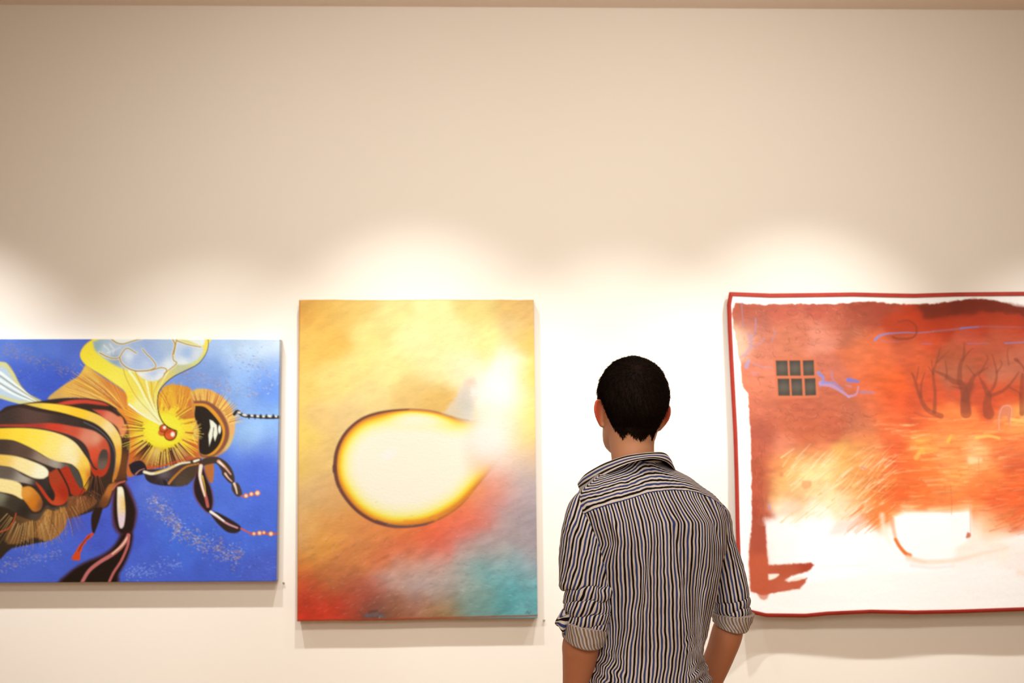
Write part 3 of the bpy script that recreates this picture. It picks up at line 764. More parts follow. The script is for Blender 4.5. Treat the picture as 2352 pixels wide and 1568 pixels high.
    R = R * (1 - .9 * bot[..., None] * (d < .22)[..., None] * 0) + 0
    fade = 1 - sstep(1050, 1135, X) * sstep(1130, 1050, Y) * .97
    Af = A * fade
    sl = b
    P.C[sl] = P.C[sl] * (1 - Af[..., None]) + R * Af[..., None]
    # lower right rim turns orange, lower left rim carries a grey outline
    P.stroke([(1000, 1190), (1030, 1177), (1060, 1155), (1085, 1128)], 11, (242, 150, 50), 5, 6, .75)
    P.stroke([(930, 1198), (965, 1197), (1000, 1190)], 8, (240, 150, 45), 9, 5, .7)
    P.stroke([(865, 1195), (900, 1206), (940, 1209), (980, 1204)], 5, (110, 84, 84), 3, 2.2, .9)
    P.stroke([(768, 1080), (772, 1040), (784, 1008), (802, 984), (830, 962), (862, 950), (900, 943), (940, 940)], 9, (100, 60, 52), 2, 2.6, .85)
    P.stroke([(768, 1070), (776, 1110), (796, 1145), (824, 1174), (860, 1196), (890, 1205)], 9, (106, 64, 56), 5, 2.6, .85)
    P.stroke([(940, 941), (985, 944), (1020, 953)], 2, (226, 150, 90), 1.5, 2, .8)
    P.spot(893, 1043, 22, 11, (255, 253, 240), 7, .9, deg=-35)
    # white flare
    g = np.exp(-(((P.X - 1148) / 66) ** 2 + ((P.Y - 902) / 66) ** 2) ** 1.2); P.blend((slice(None), slice(None)), g * .97, (255, 253, 246))
    g = np.exp(-(((P.X - 1128) / 68) ** 2 + ((P.Y - 1000) / 78) ** 2) ** 1.3); P.blend((slice(None), slice(None)), g * .93, (255, 252, 238))
    # grey flame
    P.fill([(1020, 950), (1040, 925), (1060, 890), (1075, 870), (1090, 868), (1096, 880), (1100, 900), (1092, 930), (1085, 966), (1060, 962)], (208, 205, 196), 7, .92, rough=4, rs=16,
           shade=[(1080, 875, 236, 214, 186), (1065, 905, 228, 216, 194), (1070, 930, 214, 213, 198), (1045, 940, 236, 218, 178), (1078, 955, 230, 228, 208), (1092, 900, 246, 242, 230)])
    P.fill([(1028, 948), (1046, 930), (1066, 900), (1080, 890), (1084, 930), (1078, 962), (1055, 958)], (206, 204, 188), 7, .35)
    P.stroke([(1020, 950), (1050, 960), (1078, 966)], 2, (180, 160, 120), 1.5, 2, .6)
    # dabs of the brush in the lower part
    for i in range(900):
        x = random.uniform(690, 1230); y = random.uniform(1150, 1418)
        if random.random() > (y - 1100) / 300: continue
        a = math.radians(random.gauss(12 if x > 1000 else -30, 12)); l = random.uniform(4, 10)
        c = (240, 232, 225) if random.random() < .55 else (90, 70, 70)
        P.stroke([(x, y), (x + l * math.cos(a), y + l * math.sin(a))], 1.3, c, .8, .9, random.uniform(.10, .32), False, True)
    for i in range(500):
        x = random.uniform(690, 1228); y = random.uniform(692, 1200)
        if 780 < x < 1150 and 940 < y < 1200: continue
        a = math.radians(random.gauss(-28, 18)); l = random.uniform(3, 8)
        P.stroke([(x, y), (x + l * math.cos(a), y + l * math.sin(a))], 1.1, (190, 130, 70) if random.random() < .5 else (255, 245, 210), .8, .9, random.uniform(.08, .25), False, True)
    P.stroke([(840, 1412), (862, 1409), (880, 1413)], 6, (95, 110, 125), 4, 3, .8); P.stroke([(848, 1403), (866, 1401)], 6, (85, 60, 52), 4, 4, .7)
    P.stroke([(1205, 1411), (1209, 1406), (1211, 1412), (1216, 1407)], 1.4, (70, 90, 85), 1.2, .7, .8)      # the painter's mark
    P.stroke([(686, 690), (684, 900), (684, 1420)], 2.5, (196, 120, 60), 3, 1.2, .6)
    P.stroke([(684, 1421), (950, 1420), (1232, 1417)], 3.5, (172, 72, 40), 3.5, 1.2, .8)
    P.stroke([(686, 690), (950, 690), (1232, 690)], 2, (225, 165, 80), 2, 1.2, .6)
    return P


def paint_barn():
    """red landscape with a window and bare trees on a loose cloth"""
    xs = step_axis(1672, 2360, 1.5, ext_hi=380); ys = step_axis(671, 1418, 1.5)
    P = Paint(xs, ys, (252, 248, 238))
    KC = 3.35; KD = 3.027
    C = lambda: P.frame(1650, 650, KC)
    D = lambda: P.frame(1650, 1050, KD)
    # painted ground
    C()
    ground = [(135, 152), (300, 158), (500, 150), (700, 152), (900, 156), (1060, 142), (1180, 134), (1350, 150), (1550, 152), (1700, 146), (1850, 128), (1980, 122), (2150, 140), (2352, 190), (2700, 200), (3700, 190),
              (3700, 2300), (2400, 2250), (1600, 2240), (800, 2300), (640, 2310), (560, 2340), (330, 2390), (215, 2405), (200, 2300), (200, 1800), (205, 1250), (200, 1000), (206, 880), (165, 800), (158, 700), (150, 600), (128, 430), (106, 270), (112, 200)]
    b, A = P.poly_mask(ground, 2.0, rough=3, rs=10)
    P.field([(200, 170, 190, 90, 62), (200, 250, 176, 88, 66), (500, 190, 200, 95, 70), (800, 180, 190, 85, 62), (1050, 180, 160, 68, 46), (1300, 180, 165, 72, 50), (1600, 180, 130, 48, 28), (1900, 190, 122, 42, 24), (2200, 190, 126, 46, 26), (2352, 210, 140, 50, 30),
             (150, 380, 232, 190, 150), (180, 440, 235, 185, 150), (250, 330, 190, 105, 85), (300, 450, 206, 115, 85), (500, 400, 212, 118, 82), (600, 330, 214, 115, 82), (800, 380, 226, 135, 105), (900, 300, 196, 96, 66), (1100, 300, 176, 82, 55), (1200, 250, 170, 72, 50), (1050, 420, 180, 100, 72),
             (1400, 300, 196, 74, 42), (1500, 250, 192, 66, 32), (1700, 300, 170, 55, 24), (1950, 300, 172, 56, 26), (2250, 300, 176, 62, 32), (1400, 400, 176, 78, 48), (1600, 420, 200, 80, 46), (1900, 400, 196, 88, 62), (2200, 420, 188, 86, 58),
             (1100, 500, 238, 120, 68), (1250, 480, 226, 110, 66), (1050, 600, 226, 112, 66), (1200, 650, 232, 110, 60), (1450, 520, 212, 100, 62), (1500, 620, 206, 92, 52), (1800, 560, 176, 86, 54), (2100, 560, 180, 86, 56), (2300, 600, 186, 100, 72), (1800, 700, 180, 98, 68), (2200, 700, 190, 110, 80),
             (1300, 780, 228, 98, 46), (1150, 900, 232, 112, 66), (1350, 900, 222, 92, 48), (1600, 850, 202, 84, 48), (1900, 850, 196, 82, 50), (2250, 850, 205, 84, 46), (1500, 1000, 206, 88, 52), (2100, 960, 206, 84, 48), (1300, 1050, 236, 108, 58),
             (300, 650, 222, 125, 92), (280, 800, 224, 122, 84), (300, 950, 210, 108, 74), (600, 950, 206, 100, 66), (850, 700, 212, 112, 82), (850, 900, 208, 104, 70), (1000, 980, 202, 106, 72), (500, 1080, 210, 104, 66), (850, 1080, 208, 100, 64), (1050, 1080, 200, 112, 76), (330, 1150, 186, 88, 62), (650, 1180, 206, 96, 58),
             (260, 1300, 196, 90, 60), (250, 1450, 190, 84, 54), (250, 1600, 196, 84, 54), (240, 1800, 186, 76, 48), (240, 2000, 184, 76, 50), (240, 2150, 200, 84, 50), (240, 2300, 206, 90, 54),
             (450, 1250, 228, 128, 92), (700, 1250, 236, 128, 78), (1100, 1200, 240, 134, 80), (1300, 1200, 238, 118, 66), (1600, 1050, 240, 122, 64), (1850, 1050, 244, 132, 70), (2200, 1080, 248, 160, 90), (2320, 1050, 250, 170, 90),
             (400, 1400, 242, 140, 78), (500, 1400, 244, 170, 84), (700, 1350, 244, 172, 92), (950, 1330, 244, 172, 84), (1050, 1300, 244, 160, 84), (650, 1480, 250, 232, 160), (780, 1460, 250, 228, 155), (900, 1500, 246, 190, 100), (1100, 1450, 242, 150, 76), (1150, 1350, 240, 150, 84),
             (1350, 1300, 228, 96, 48), (1450, 1380, 232, 98, 50), (1500, 1300, 248, 165, 80), (1750, 1230, 246, 150, 82), (1750, 1400, 244, 150, 84), (1950, 1380, 250, 185, 120), (2100, 1200, 244, 138, 76), (2300, 1300, 240, 132, 76), (2300, 1400, 206, 92, 58), (2150, 1330, 236, 128, 74),
             (1300, 1520, 240, 124, 58), (1550, 1500, 242, 128, 62), (1800, 1500, 246, 170, 92), (2000, 1500, 242, 142, 76), (2300, 1520, 236, 110, 58),
             (500, 1550, 246, 190, 110), (550, 1650, 240, 180, 120), (420, 1600, 246, 175, 95), (700, 1600, 246, 205, 135), (800, 1650, 250, 225, 165), (950, 1550, 244, 160, 88), (1200, 1600, 240, 122, 56), (1450, 1600, 238, 112, 52), (1700, 1620, 240, 135, 72), (2000, 1600, 240, 122, 62), (2300, 1640, 238, 105, 56),
             (450, 1720, 252, 236, 200), (700, 1760, 254, 246, 222), (950, 1720, 250, 228, 180), (1050, 1680, 244, 160, 84), (1300, 1660, 240, 120, 54), (1500, 1720, 240, 128, 62), (1850, 1740, 240, 128, 66), (2150, 1700, 236, 106, 58), (2350, 1760, 234, 104, 54),
             (1250, 1780, 244, 150, 76), (1000, 1820, 252, 228, 196), (1450, 1800, 252, 226, 180), (1900, 1790, 245, 160, 100), (2200, 1850, 240, 130, 76), (2350, 1880, 242, 140, 90), (2100, 1900, 248, 192, 140),
             (400, 1900, 255, 252, 244), (700, 1900, 255, 252, 246), (1000, 1950, 255, 252, 248), (1350, 1900, 255, 252, 242), (1600, 1880, 255, 254, 244), (1900, 1900, 254, 238, 214), (2352, 2000, 255, 250, 240), (2150, 2000, 254, 240, 220),
             (400, 2100, 255, 252, 244), (700, 2050, 255, 253, 248), (1200, 2100, 255, 250, 244), (1600, 2050, 255, 252, 244), (2000, 2100, 254, 238, 220), (2300, 2150, 254, 240, 226), (800, 2250, 255, 253, 248), (1400, 2250, 255, 252, 246), (2000, 2250, 255, 250, 242), (2340, 2280, 254, 244, 234),
             (2700, 500, 190, 84, 50), (3300, 700, 196, 84, 46), (2800, 1200, 240, 130, 70), (3300, 1400, 232, 104, 56), (2900, 1800, 244, 170, 110), (3300, 2100, 255, 246, 236)], 4.2, b, A, warp=22, sig=19)
    n = fbm(P.X * .6, P.Y * 1.5, 14, 61); sat = np.clip((P.C[..., 0] - P.C[..., 2]) * 1.6, 0, 1)
    P.C *= (1 + (n - .5) * .22 * sat)[..., None]
    # horizontal brushing of the field, scribbles on the barn wall
    for i in range(650):
        x = random.uniform(1150, 2500); y = random.uniform(1040, 1780)
        l = random.uniform(40, 190); c = random.choice([(246, 150, 84), (232, 98, 50), (250, 196, 120), (222, 100, 60), (248, 220, 160), (240, 120, 60)])
        a = random.gauss(-.06, .08)
        P.stroke([(x, y), (x + l / 2, y + l / 2 * a + random.uniform(-4, 4)), (x + l, y + l * a)], random.uniform(1.5, 5), c, 1, 2.4, random.uniform(.14, .42))
    for i in range(260):                                       # slanting strokes, lower left of the field
        x = random.uniform(420, 1250); y = random.uniform(1330, 1850)
        l = random.uniform(60, 180); a = math.radians(random.gauss(-38, 7))
        t = (y - 1330) / 520
        c = random.choice([(252, 240, 200), (254, 246, 215), (246, 176, 96), (242, 196, 120), (250, 226, 160)])
        P.stroke([(x, y), (x + l * math.cos(a), y + l * math.sin(a))], random.uniform(1.2, 4), c, .8, 1.6, random.uniform(.2, .6))
    for i in range(70):
        x = random.uniform(1050, 1300); y = random.uniform(1690, 1850); l = random.uniform(60, 200); a = math.radians(random.gauss(-38, 5))
        P.stroke([(x - l * math.cos(a), y - l * math.sin(a)), (x, y)], 1.2, (242, 130, 60), 4.0, 1.5, .5)
    for i in range(520):
        x = random.uniform(220, 1150); y = random.uniform(180, 1180)
        if 400 < x < 760 and 540 < y < 900: continue
        if x > 950 + (420 - y) * .5 and y > 430 and y < 950: continue
        r = random.uniform(8, 62); a0 = random.uniform(0, 6.28); sw = random.uniform(.5, 2.8) * (1 if r < 35 else .6)
        p = [(x + r * math.cos(a0 + sw * t) * 1.2, y + r * math.sin(a0 + sw * t) * (1 - .3 * t)) for t in np.linspace(0, 1, 6)]
        P.stroke(p, 1.0, random.choice([(120, 62, 46), (150, 78, 56), (232, 150, 118), (110, 70, 60)]), .8, .8, random.uniform(.25, .65))
    for i in range(120):
        x = random.uniform(215, 320); y = random.uniform(1200, 2200)
        P.stroke([(x, y), (x + random.uniform(-12, 12), y + random.uniform(20, 60))], 1.5, random.choice([(150, 66, 44), (222, 112, 70), (130, 70, 56)]), 1, 1.2, .4)
    # darker top fringe
    P.fill([(1540, 168), (1750, 160), (1980, 135), (2200, 160), (2400, 215), (2400, 290), (2200, 230), (2080, 225), (1900, 250), (1700, 268), (1600, 262), (1560, 215)], (112, 40, 22), 8, .7, rough=8, rs=20)
    P.fill([(1262, 262), (1330, 222), (1560, 215), (1600, 262), (1900, 252), (2080, 226), (2352, 262), (2352, 330), (1950, 345), (1560, 380), (1320, 372), (1260, 320)], (186, 62, 28), 6, .55, rough=6, rs=20)
    # window
    P.fill([(412, 566), (745, 566), (752, 880), (424, 884)], (222, 116, 74), 1.8, smooth=False)
    for i in range(3):
        for j in range(2):
            x0 = 430 + i * 104 + j * 7; y0 = 588 + j * 140
            w = (90, 84, 84)[i]; h = 118 if j == 0 else 132
            P.fill([(x0, y0), (x0 + w, y0), (x0 + w, y0 + h), (x0, y0 + h)], (84, 76, 64), 1.3, smooth=False, shade=[(x0 + w / 2, y0 + h / 2, 100, 92, 80), (x0, y0, 66, 58, 50), (x0 + w, y0, 70, 62, 54), (x0, y0 + h, 74, 66, 54), (x0 + w, y0 + h, 72, 64, 52)])
    # blue accents
    bl = (132, 138, 206); lb = (182, 150, 190)
    for p, w, c, a in (([(185, 150), (186, 240), (190, 340)], 2.5, (150, 130, 160), .8), ([(288, 268), (285, 340), (270, 400), (240, 430)], 3, (160, 130, 160), .8), ([(235, 400), (245, 470), (210, 540), (160, 580)], 11, (176, 140, 160), .55),
                       ([(350, 420), (300, 470), (250, 490)], 3, (170, 130, 160), .7), ([(440, 360), (400, 450)], 5, (170, 130, 150), .6), ([(200, 650), (215, 610), (225, 600)], 9, (160, 150, 186), .8), ([(250, 620), (330, 640), (400, 640)], 4, (176, 140, 160), .6), ([(250, 700), (290, 690)], 10, (190, 130, 150), .4),
                       ([(755, 690), (790, 730), (765, 790)], 9, bl, .8), ([(770, 770), (850, 790), (930, 840), (980, 880)], 11, lb, .85), ([(780, 765), (860, 770), (940, 820)], 6, bl, .8), ([(980, 880), (1040, 860), (1058, 800)], 6, (190, 150, 190), .8), ([(985, 750), (1060, 762)], 11, (120, 118, 196), .9),
                       ([(1080, 845), (1180, 848)], 8, (170, 130, 166), .7), ([(855, 680), (862, 740), (900, 780)], 5, (170, 130, 176), .6), ([(1000, 800), (960, 790)], 5, (200, 140, 150), .7),
                       ([(1200, 435), (1240, 400), (1310, 382)], 6, (138, 134, 190), .95), ([(1310, 382), (1450, 372), (1540, 375), (1650, 368)], 3.5, (140, 124, 170), .9), ([(1650, 366), (1800, 356), (1900, 345), (2020, 338)], 4, (150, 116, 150), .6), ([(1860, 350), (1920, 344), (2000, 338)], 4.5, (120, 120, 176), .9), ([(2020, 336), (2200, 340), (2352, 345)], 2.5, (150, 110, 140), .6),
                       ([(1560, 460), (1640, 464)], 2.5, (160, 116, 150), .8), ([(1910, 468), (1990, 470), (2070, 466)], 2.5, (155, 120, 160), .7), ([(2200, 470), (2320, 466), (2352, 460)], 3.5, (140, 124, 176), .8), ([(1240, 440), (1300, 446), (1390, 448)], 2.5, (180, 120, 140), .7), ([(1065, 1432), (1095, 1440)], 4, (196, 140, 170), .8)):
        P.stroke(p, w, c, w * .5, 1.6, a)
    D()
    for p in ([(305, 330), (310, 360)], [(285, 455), (283, 500), (290, 530)], [(280, 740), (272, 780)], [(290, 848), (330, 838)]):
        P.stroke(p, 3, (150, 140, 200), 2, 1.2, .8)
    C()
    # round haystack and bare trees
    P.stroke([(1380, 290), (1450, 278), (1510, 310), (1522, 370), (1480, 415), (1380, 422), (1340, 410)], 3, (140, 58, 36), 5, 2, .75)
    P.stroke([(1330, 330), (1380, 300), (1440, 300)], 2, (150, 66, 44), 2, 2, .5)
    tree = (128, 64, 44)
    for p, w0, w1 in (([(1885, 1010), (1880, 940), (1880, 860), (1850, 780), (1790, 760), (1740, 720), (1660, 680)], 26, 5), ([(1880, 900), (1920, 800), (1960, 720), (2060, 660)], 18, 3), ([(1840, 770), (1850, 640), (1880, 560), (1885, 460)], 13, 2),
                      ([(1870, 600), (1930, 520), (1960, 510)], 4, 1.5), ([(1960, 720), (1900, 640)], 4, 2), ([(1990, 720), (2060, 600), (2055, 560)], 4, 2), ([(1740, 740), (1745, 680), (1735, 600)], 6, 2), ([(1690, 1030), (1600, 990), (1550, 920), (1520, 830), (1490, 720), (1475, 690)], 13, 4), ([(1540, 880), (1545, 780), (1575, 690)], 6, 2.5),
                      ([(1510, 740), (1530, 640)], 4, 2), ([(1640, 1000), (1650, 850), (1640, 700), (1670, 600), (1700, 500)], 9, 2.5), ([(1640, 700), (1605, 640)], 4, 2), ([(1670, 610), (1770, 520)], 4, 1.5), ([(1640, 700), (1630, 590)], 4, 2),
                      ([(2060, 1020), (2050, 950), (2060, 880), (2040, 820), (2000, 740)], 26, 5), ([(2060, 870), (2110, 800), (2130, 700), (2100, 560)], 9, 2), ([(2080, 880), (2180, 840), (2250, 770), (2300, 700)], 9, 3), ([(2130, 700), (2170, 640), (2160, 600)], 4, 2), ([(2230, 820), (2300, 860), (2310, 900)], 4, 3),
                      ([(2225, 640), (2215, 560), (2222, 510)], 3, 1.5), ([(2320, 1020), (2320, 850), (2330, 720)], 13, 8), ([(2290, 610), (2330, 650), (2352, 700)], 6, 3), ([(2280, 600), (2300, 610)], 9, 5), ([(1860, 820), (1780, 800)], 5, 2)):
        P.stroke(p, w0, tree, w1, 2.2, .55)
    P.fill([(1840, 780), (1960, 780), (1930, 880), (1920, 1000), (1850, 1010), (1850, 900)], tree, 5, .4)
    P.stroke([(1490, 1000), (1560, 1030), (1680, 1040)], 6, (170, 80, 52), 3, 3, .5)
    # smoke plume
    P.fill([(2140, 1000), (2170, 960), (2225, 955), (2245, 1000), (2225, 1100), (2215, 1110), (2200, 1040), (2150, 1060), (2140, 1160), (2132, 1060)], (214, 130, 100), 3, .75)
    P.stroke([(2140, 1150), (2142, 1040), (2170, 970), (2222, 962), (2240, 1000), (2225, 1100)], 2, (236, 180, 160), 1.5, 1.6, .7)
    # window-like lights in the field
    P.stroke([(1960, 1205), (2060, 1195), (2140, 1215)], 8, (250, 196, 100), 5, 3, .9); P.stroke([(2240, 1070), (2340, 1085)], 7, (250, 196, 110), 5, 3, .9); P.stroke([(1740, 1230), (1765, 1185)], 8, (250, 190, 84), 4, 3, .8)
    P.stroke([(1490, 1350), (1540, 1290), (1550, 1320)], 12, (250, 186, 90), 5, 4, .7); P.stroke([(1915, 1380), (1990, 1380)], 16, (252, 216, 160), 8, 5, .8)
    P.spot(1350, 1250, 90, 60, (222, 92, 50), 12, .45)
    D()
    # house with the bright shape
    P.fill([(1180, 430), (1300, 392), (1500, 400), (1650, 390), (1722, 396), (1722, 560), (1700, 600), (1620, 650), (1450, 668), (1320, 660), (1240, 620), (1200, 540)], (255, 253, 244), 7, .97)
    P.fill([(1420, 370), (1560, 355), (1722, 345), (1722, 395), (1560, 398), (1440, 392)], (250, 206, 150), 5, .6)
    P.stroke([(1165, 440), (1180, 520), (1200, 600), (1250, 680), (1300, 720), (1400, 750)], 10, (236, 160, 110), 3, 4, .6)
    P.stroke([(1192, 590), (1220, 640), (1260, 685), (1292, 700)], 7, (232, 118, 50), 9, 3, .95)
    P.stroke([(1280, 720), (1400, 748), (1600, 742), (1800, 700), (1980, 665)], 14, (252, 222, 196), 4, 5, .8)
    P.stroke([(1300, 770), (1450, 790), (1600, 780)], 8, (252, 226, 216), 4, 5, .7)
    P.stroke([(1100, 420), (1110, 520), (1150, 620)], 12, (253, 236, 210), 5, 6, .7)
    P.fill([(1700, 545), (1722, 555), (1720, 580), (1690, 585)], (190, 90, 60), 2.5, .8); P.stroke([(1722, 300), (1722, 560)], 2, (214, 140, 120), 1.5, 1.4, .5)
    P.stroke([(1585, 210), (1592, 320), (1590, 420)], 1.5, (190, 96, 60), 1, 1.2, .55); P.stroke([(1545, 200), (1548, 300)], 1.5, (200, 110, 70), 1, 1.2, .45)
    P.stroke([(1786, 20), (1782, 200), (1770, 260)], 2, (222, 130, 80), 1.5, 1.4, .6)
    P.fill([(1130, 240), (1200, 210), (1280, 260), (1280, 310), (1200, 340), (1120, 300)], (226, 92, 40), 10, .5, rough=6)
    P.fill([(540, 160), (600, 165), (602, 205), (560, 220), (535, 200)], (236, 160, 96), 3, .7); P.fill([(420, 300), (520, 310), (520, 370), (430, 400), (370, 390)], (244, 206, 176), 10, .6)
    P.fill([(760, 480), (900, 430), (980, 440), (950, 500), (820, 545), (730, 550)], (250, 214, 196), 9, .6)
    P.spot(395, 120, 14, 16, (222, 120, 66), 3, .5)
    for i in range(46):
        x = random.uniform(1850, 2200); y = random.uniform(430, 590); l = random.uniform(50, 160)
        P.stroke([(x, y), (x + l, y - l * random.uniform(.1, .5))], random.uniform(1.5, 4), random.choice([(236, 112, 60), (244, 170, 110), (228, 100, 54)]), 1, 2, .45)
    P.fill([(1900, 620), (2125, 560), (2300, 520), (2300, 640), (2100, 660)], (254, 246, 232), 8, .9)
    P.stroke([(2060, 840), (2125, 850), (2300, 840)], 14, (253, 228, 206), 12, 8, .7)
    # field boundary, bench shape at the lower left
    P.fill([(272, 430), (330, 440), (430, 500), (470, 600), (440, 742), (288, 750)], (255, 250, 240), 9, .9, rough=5)
    P.fill([(275, 480), (283, 700), (290, 752), (430, 742), (590, 736), (612, 755), (580, 790), (500, 812), (450, 828), (400, 860), (420, 870), (560, 840), (548, 870), (500, 915), (420, 928), (300, 945), (225, 968), (150, 960), (150, 700), (180, 480)], (204, 92, 56), 3, 1, smooth=False, rough=2, rs=6,
           shade=[(230, 520, 182, 78, 50), (220, 640, 184, 78, 50), (240, 740, 214, 92, 52), (400, 780, 196, 84, 48), (560, 765, 184, 66, 36), (240, 900, 206, 90, 54), (400, 900, 210, 96, 62), (520, 880, 208, 92, 56)])
    P.fill([(283, 815), (350, 812), (362, 820), (330, 845), (285, 855)], (254, 244, 226), 2.5, .95); P.fill([(430, 862), (480, 838), (545, 832), (480, 860)], (252, 226, 200), 3, .85)
    P.fill([(190, 700), (275, 700), (280, 960), (200, 975)], (208, 90, 52), 3, .6)
    for i in range(16):
        x = 660 + i * 22 + random.uniform(-4, 4)
        P.stroke([(x, 772 + random.uniform(-3, 3)), (x + 10, 772 + random.uniform(-4, 4))], 1.4, (240, 214, 160), 1, 1, .5)
    # bare cloth margins
    P.frame(0, 0, 1)
    P.fill([(1660, 1392), (1720, 1384), (1760, 1392), (1900, 1396), (2100, 1392), (2352, 1388), (2760, 1388), (2760, 1440), (1660, 1440)], (254, 251, 240), 4, .9)
    return P


# ------------------------------------------------------------------ hang the paintings
bee_m = paint_mat('bee_oil_paint', 0.42, 0.35, 120, var=.05)
orb_m = paint_mat('orb_oil_paint', 0.45, 0.20, 70, (1, 1, 2.2), var=.05)
barn_m = paint_mat('loose_cloth_paint', 0.7, 0.25, 60, var=.05)
wood_m = new_mat('stretcher_wood', (0.62, 0.45, 0.28), 0.6, 0.2)
noise_tint(wood_m, (0.58, 0.41, 0.25), (0.68, 0.50, 0.32), 6, stretch=(1, 1, 8))
GAIN = 1.42


def painting_root(px, py):
    o = bpy.data.objects.new('painting', None)
    w = on_wall(float(px), float(py), 0.0)
    o.location = w
    link(o)
    return o, np.array(w)


def stretcher(root, org, corners, depth, bar=0.045):
    """wooden bars that carry the canvas; corners TL TR BR BL in pixels"""
    q = [on_wall(float(x), float(y), 0.02) for x, y in corners]
    x0 = max(q[0][0], q[3][0]) + .012; x1 = min(q[1][0], q[2][0]) - .012
    z1 = min(q[0][2], q[1][2]) - .012; z0 = max(q[2][2], q[3][2]) + .012
    y0, y1 = WALL_Y - depth + .008, WALL_Y - .0015
    b = MB()
    for lo, hi in (((x0, z0), (x0 + bar, z1)), ((x1 - bar, z0), (x1, z1)), ((x0 + bar, z1 - bar), (x1 - bar, z1)), ((x0 + bar, z0), (x1 - bar, z0 + bar))):
        b.box((lo[0] - org[0], y0 - org[1], lo[1] - org[2]), (hi[0] - org[0], y1 - org[1], hi[1] - org[2]))
    b.build('stretcher_frame', wood_m, root, False)


def warp_quad(P, TL, TR, BR, BL, x0, x1, y0, y1, jit=0.0, seed=3):
    """move the grid so that its corners fall where the canvas corners are"""
    u = ((P.X0 - x0) / (x1 - x0)); v = ((P.Y - y0) / (y1 - y0))
    TL, TR, BR, BL = map(np.array, (TL, TR, BR, BL))
    Q = (TL * (1 - u)[..., None] + TR * u[..., None]) * (1 - v)[..., None] + (BL * (1 - u)[..., None] + BR * u[..., None]) * v[..., None]
    if jit:
        e = np.exp(-v * 30) + np.exp(-(1 - v) * 30)
        Q[..., 1] += jit * e * (fbm(P.X0, P.Y * 0 + 3, 40, seed) - .5) * 2
    P.X, P.Y = Q[..., 0], Q[..., 1]


BEE = paint_bee()
_n = int((BEE.xs < 0).sum())                 # the abdomen rounds off towards the left end of the canvas
for _i in range(_n):
    _x = -BEE.xs[_i]
    _src = BEE.C[:, _n + int(min(_x * .62, 200) / 1.5)].copy()
    _yy = (BEE.ys - 1062) / 205.
    _in = sstep(1.06, .96, np.sqrt(_yy ** 2 + (_x / 235.) ** 2))[:, None]
    _bgc = np.stack([np.interp(BEE.ys, [779, 880, 1100, 1335], _v) for _v in ([92, 72, 66, 74], [122, 96, 90, 98], [214, 200, 200, 206])], 1) / 255.
    BEE.C[:, _i] = _src * _in + _bgc * (1 - _in)
BEE.X0 = np.meshgrid(BEE.xs, BEE.ys)[0]
warp_quad(BEE, (0, 778.5), (642.3, 779), (633.8, 1334), (0, 1337.3), 0, 642, 779, 1335)
root1, o1 = painting_root(200, 1336)
tag(root1, 'oil painting of a giant bee on a bright blue ground, unframed canvas', 'painting')
canvas_mesh('painted_canvas', BEE, lambda X, Y: np.full(X.shape, .05), root1, o1, bee_m, np.array([1.38, 1.20, 1.14]), (232, 216, 196))
stretcher(root1, o1, [(-328, 778), (642, 779), (634, 1334), (-328, 1338)], .05)

ORB = paint_orb()
ORB.X0 = ORB.X.copy()
warp_quad(ORB, (686.8, 688.5), (1226.5, 688.5), (1235.5, 1418.5), (682.3, 1426), 684, 1232, 689, 1422, 1.6)
root2, o2 = painting_root(958, 1424)
tag(root2, 'tall yellow and orange painting of a glowing orb with teal lower corner', 'painting')
canvas_mesh('painted_canvas', ORB, lambda X, Y: np.full(X.shape, .05), root2, o2, orb_m, np.array([1.54, 1.50, 1.32]), (196, 120, 72))
stretcher(root2, o2, [(687, 689), (1227, 689), (1235, 1418), (683, 1425)], .05)

BARN = paint_barn()
BARN.X0 = BARN.X.copy()
TOPX = [1640, 1675, 1770, 1860, 1960, 2040, 2100, 2200, 2352, 2760]; TOPY = [671, 671, 674.5, 673.5, 672, 674, 675, 672, 670.5, 670]
BOTX = [1640, 1700, 1725, 1760, 1850, 1900, 2000, 2100, 2200, 2352, 2760]; BOTY = [1398, 1399, 1408, 1416, 1417, 1412, 1407.5, 1409.5, 1407.5, 1402, 1396]
LFY = [671, 700, 760, 850, 1000, 1100, 1230, 1330, 1400, 1420]; LFX = [1675.5, 1670.5, 1672.5, 1677, 1685, 1688, 1690.5, 1694, 1700, 1702]


def barn_edges(X, Y):
    """position inside the cloth's own uneven outline"""
    u = (X - 1672) / (2740 - 1672); v = (Y - 671) / (1418 - 671)
    left = np.interp(671 + v * 745, LFY, LFX)
    x = left + u * (2742 - left)
    t = np.interp(x, TOPX, TOPY); b = np.interp(x, BOTX, BOTY)
    return x, t + v * (b - t)


def barn_off(X, Y):
    v = (Y - 671) / 745.
    w = .012 * np.sin(X / 62. + .9) + .009 * np.sin(X / 118. + 2.0)
    corner = np.exp(-((X - 1695) / 38.) ** 2) * np.clip(v, 0, 1) ** 8 * .055
    return .030 + .042 * np.clip(v, 0, 1) ** 2 + w * np.clip(v, 0, 1) ** 2.5 * .55 + corner


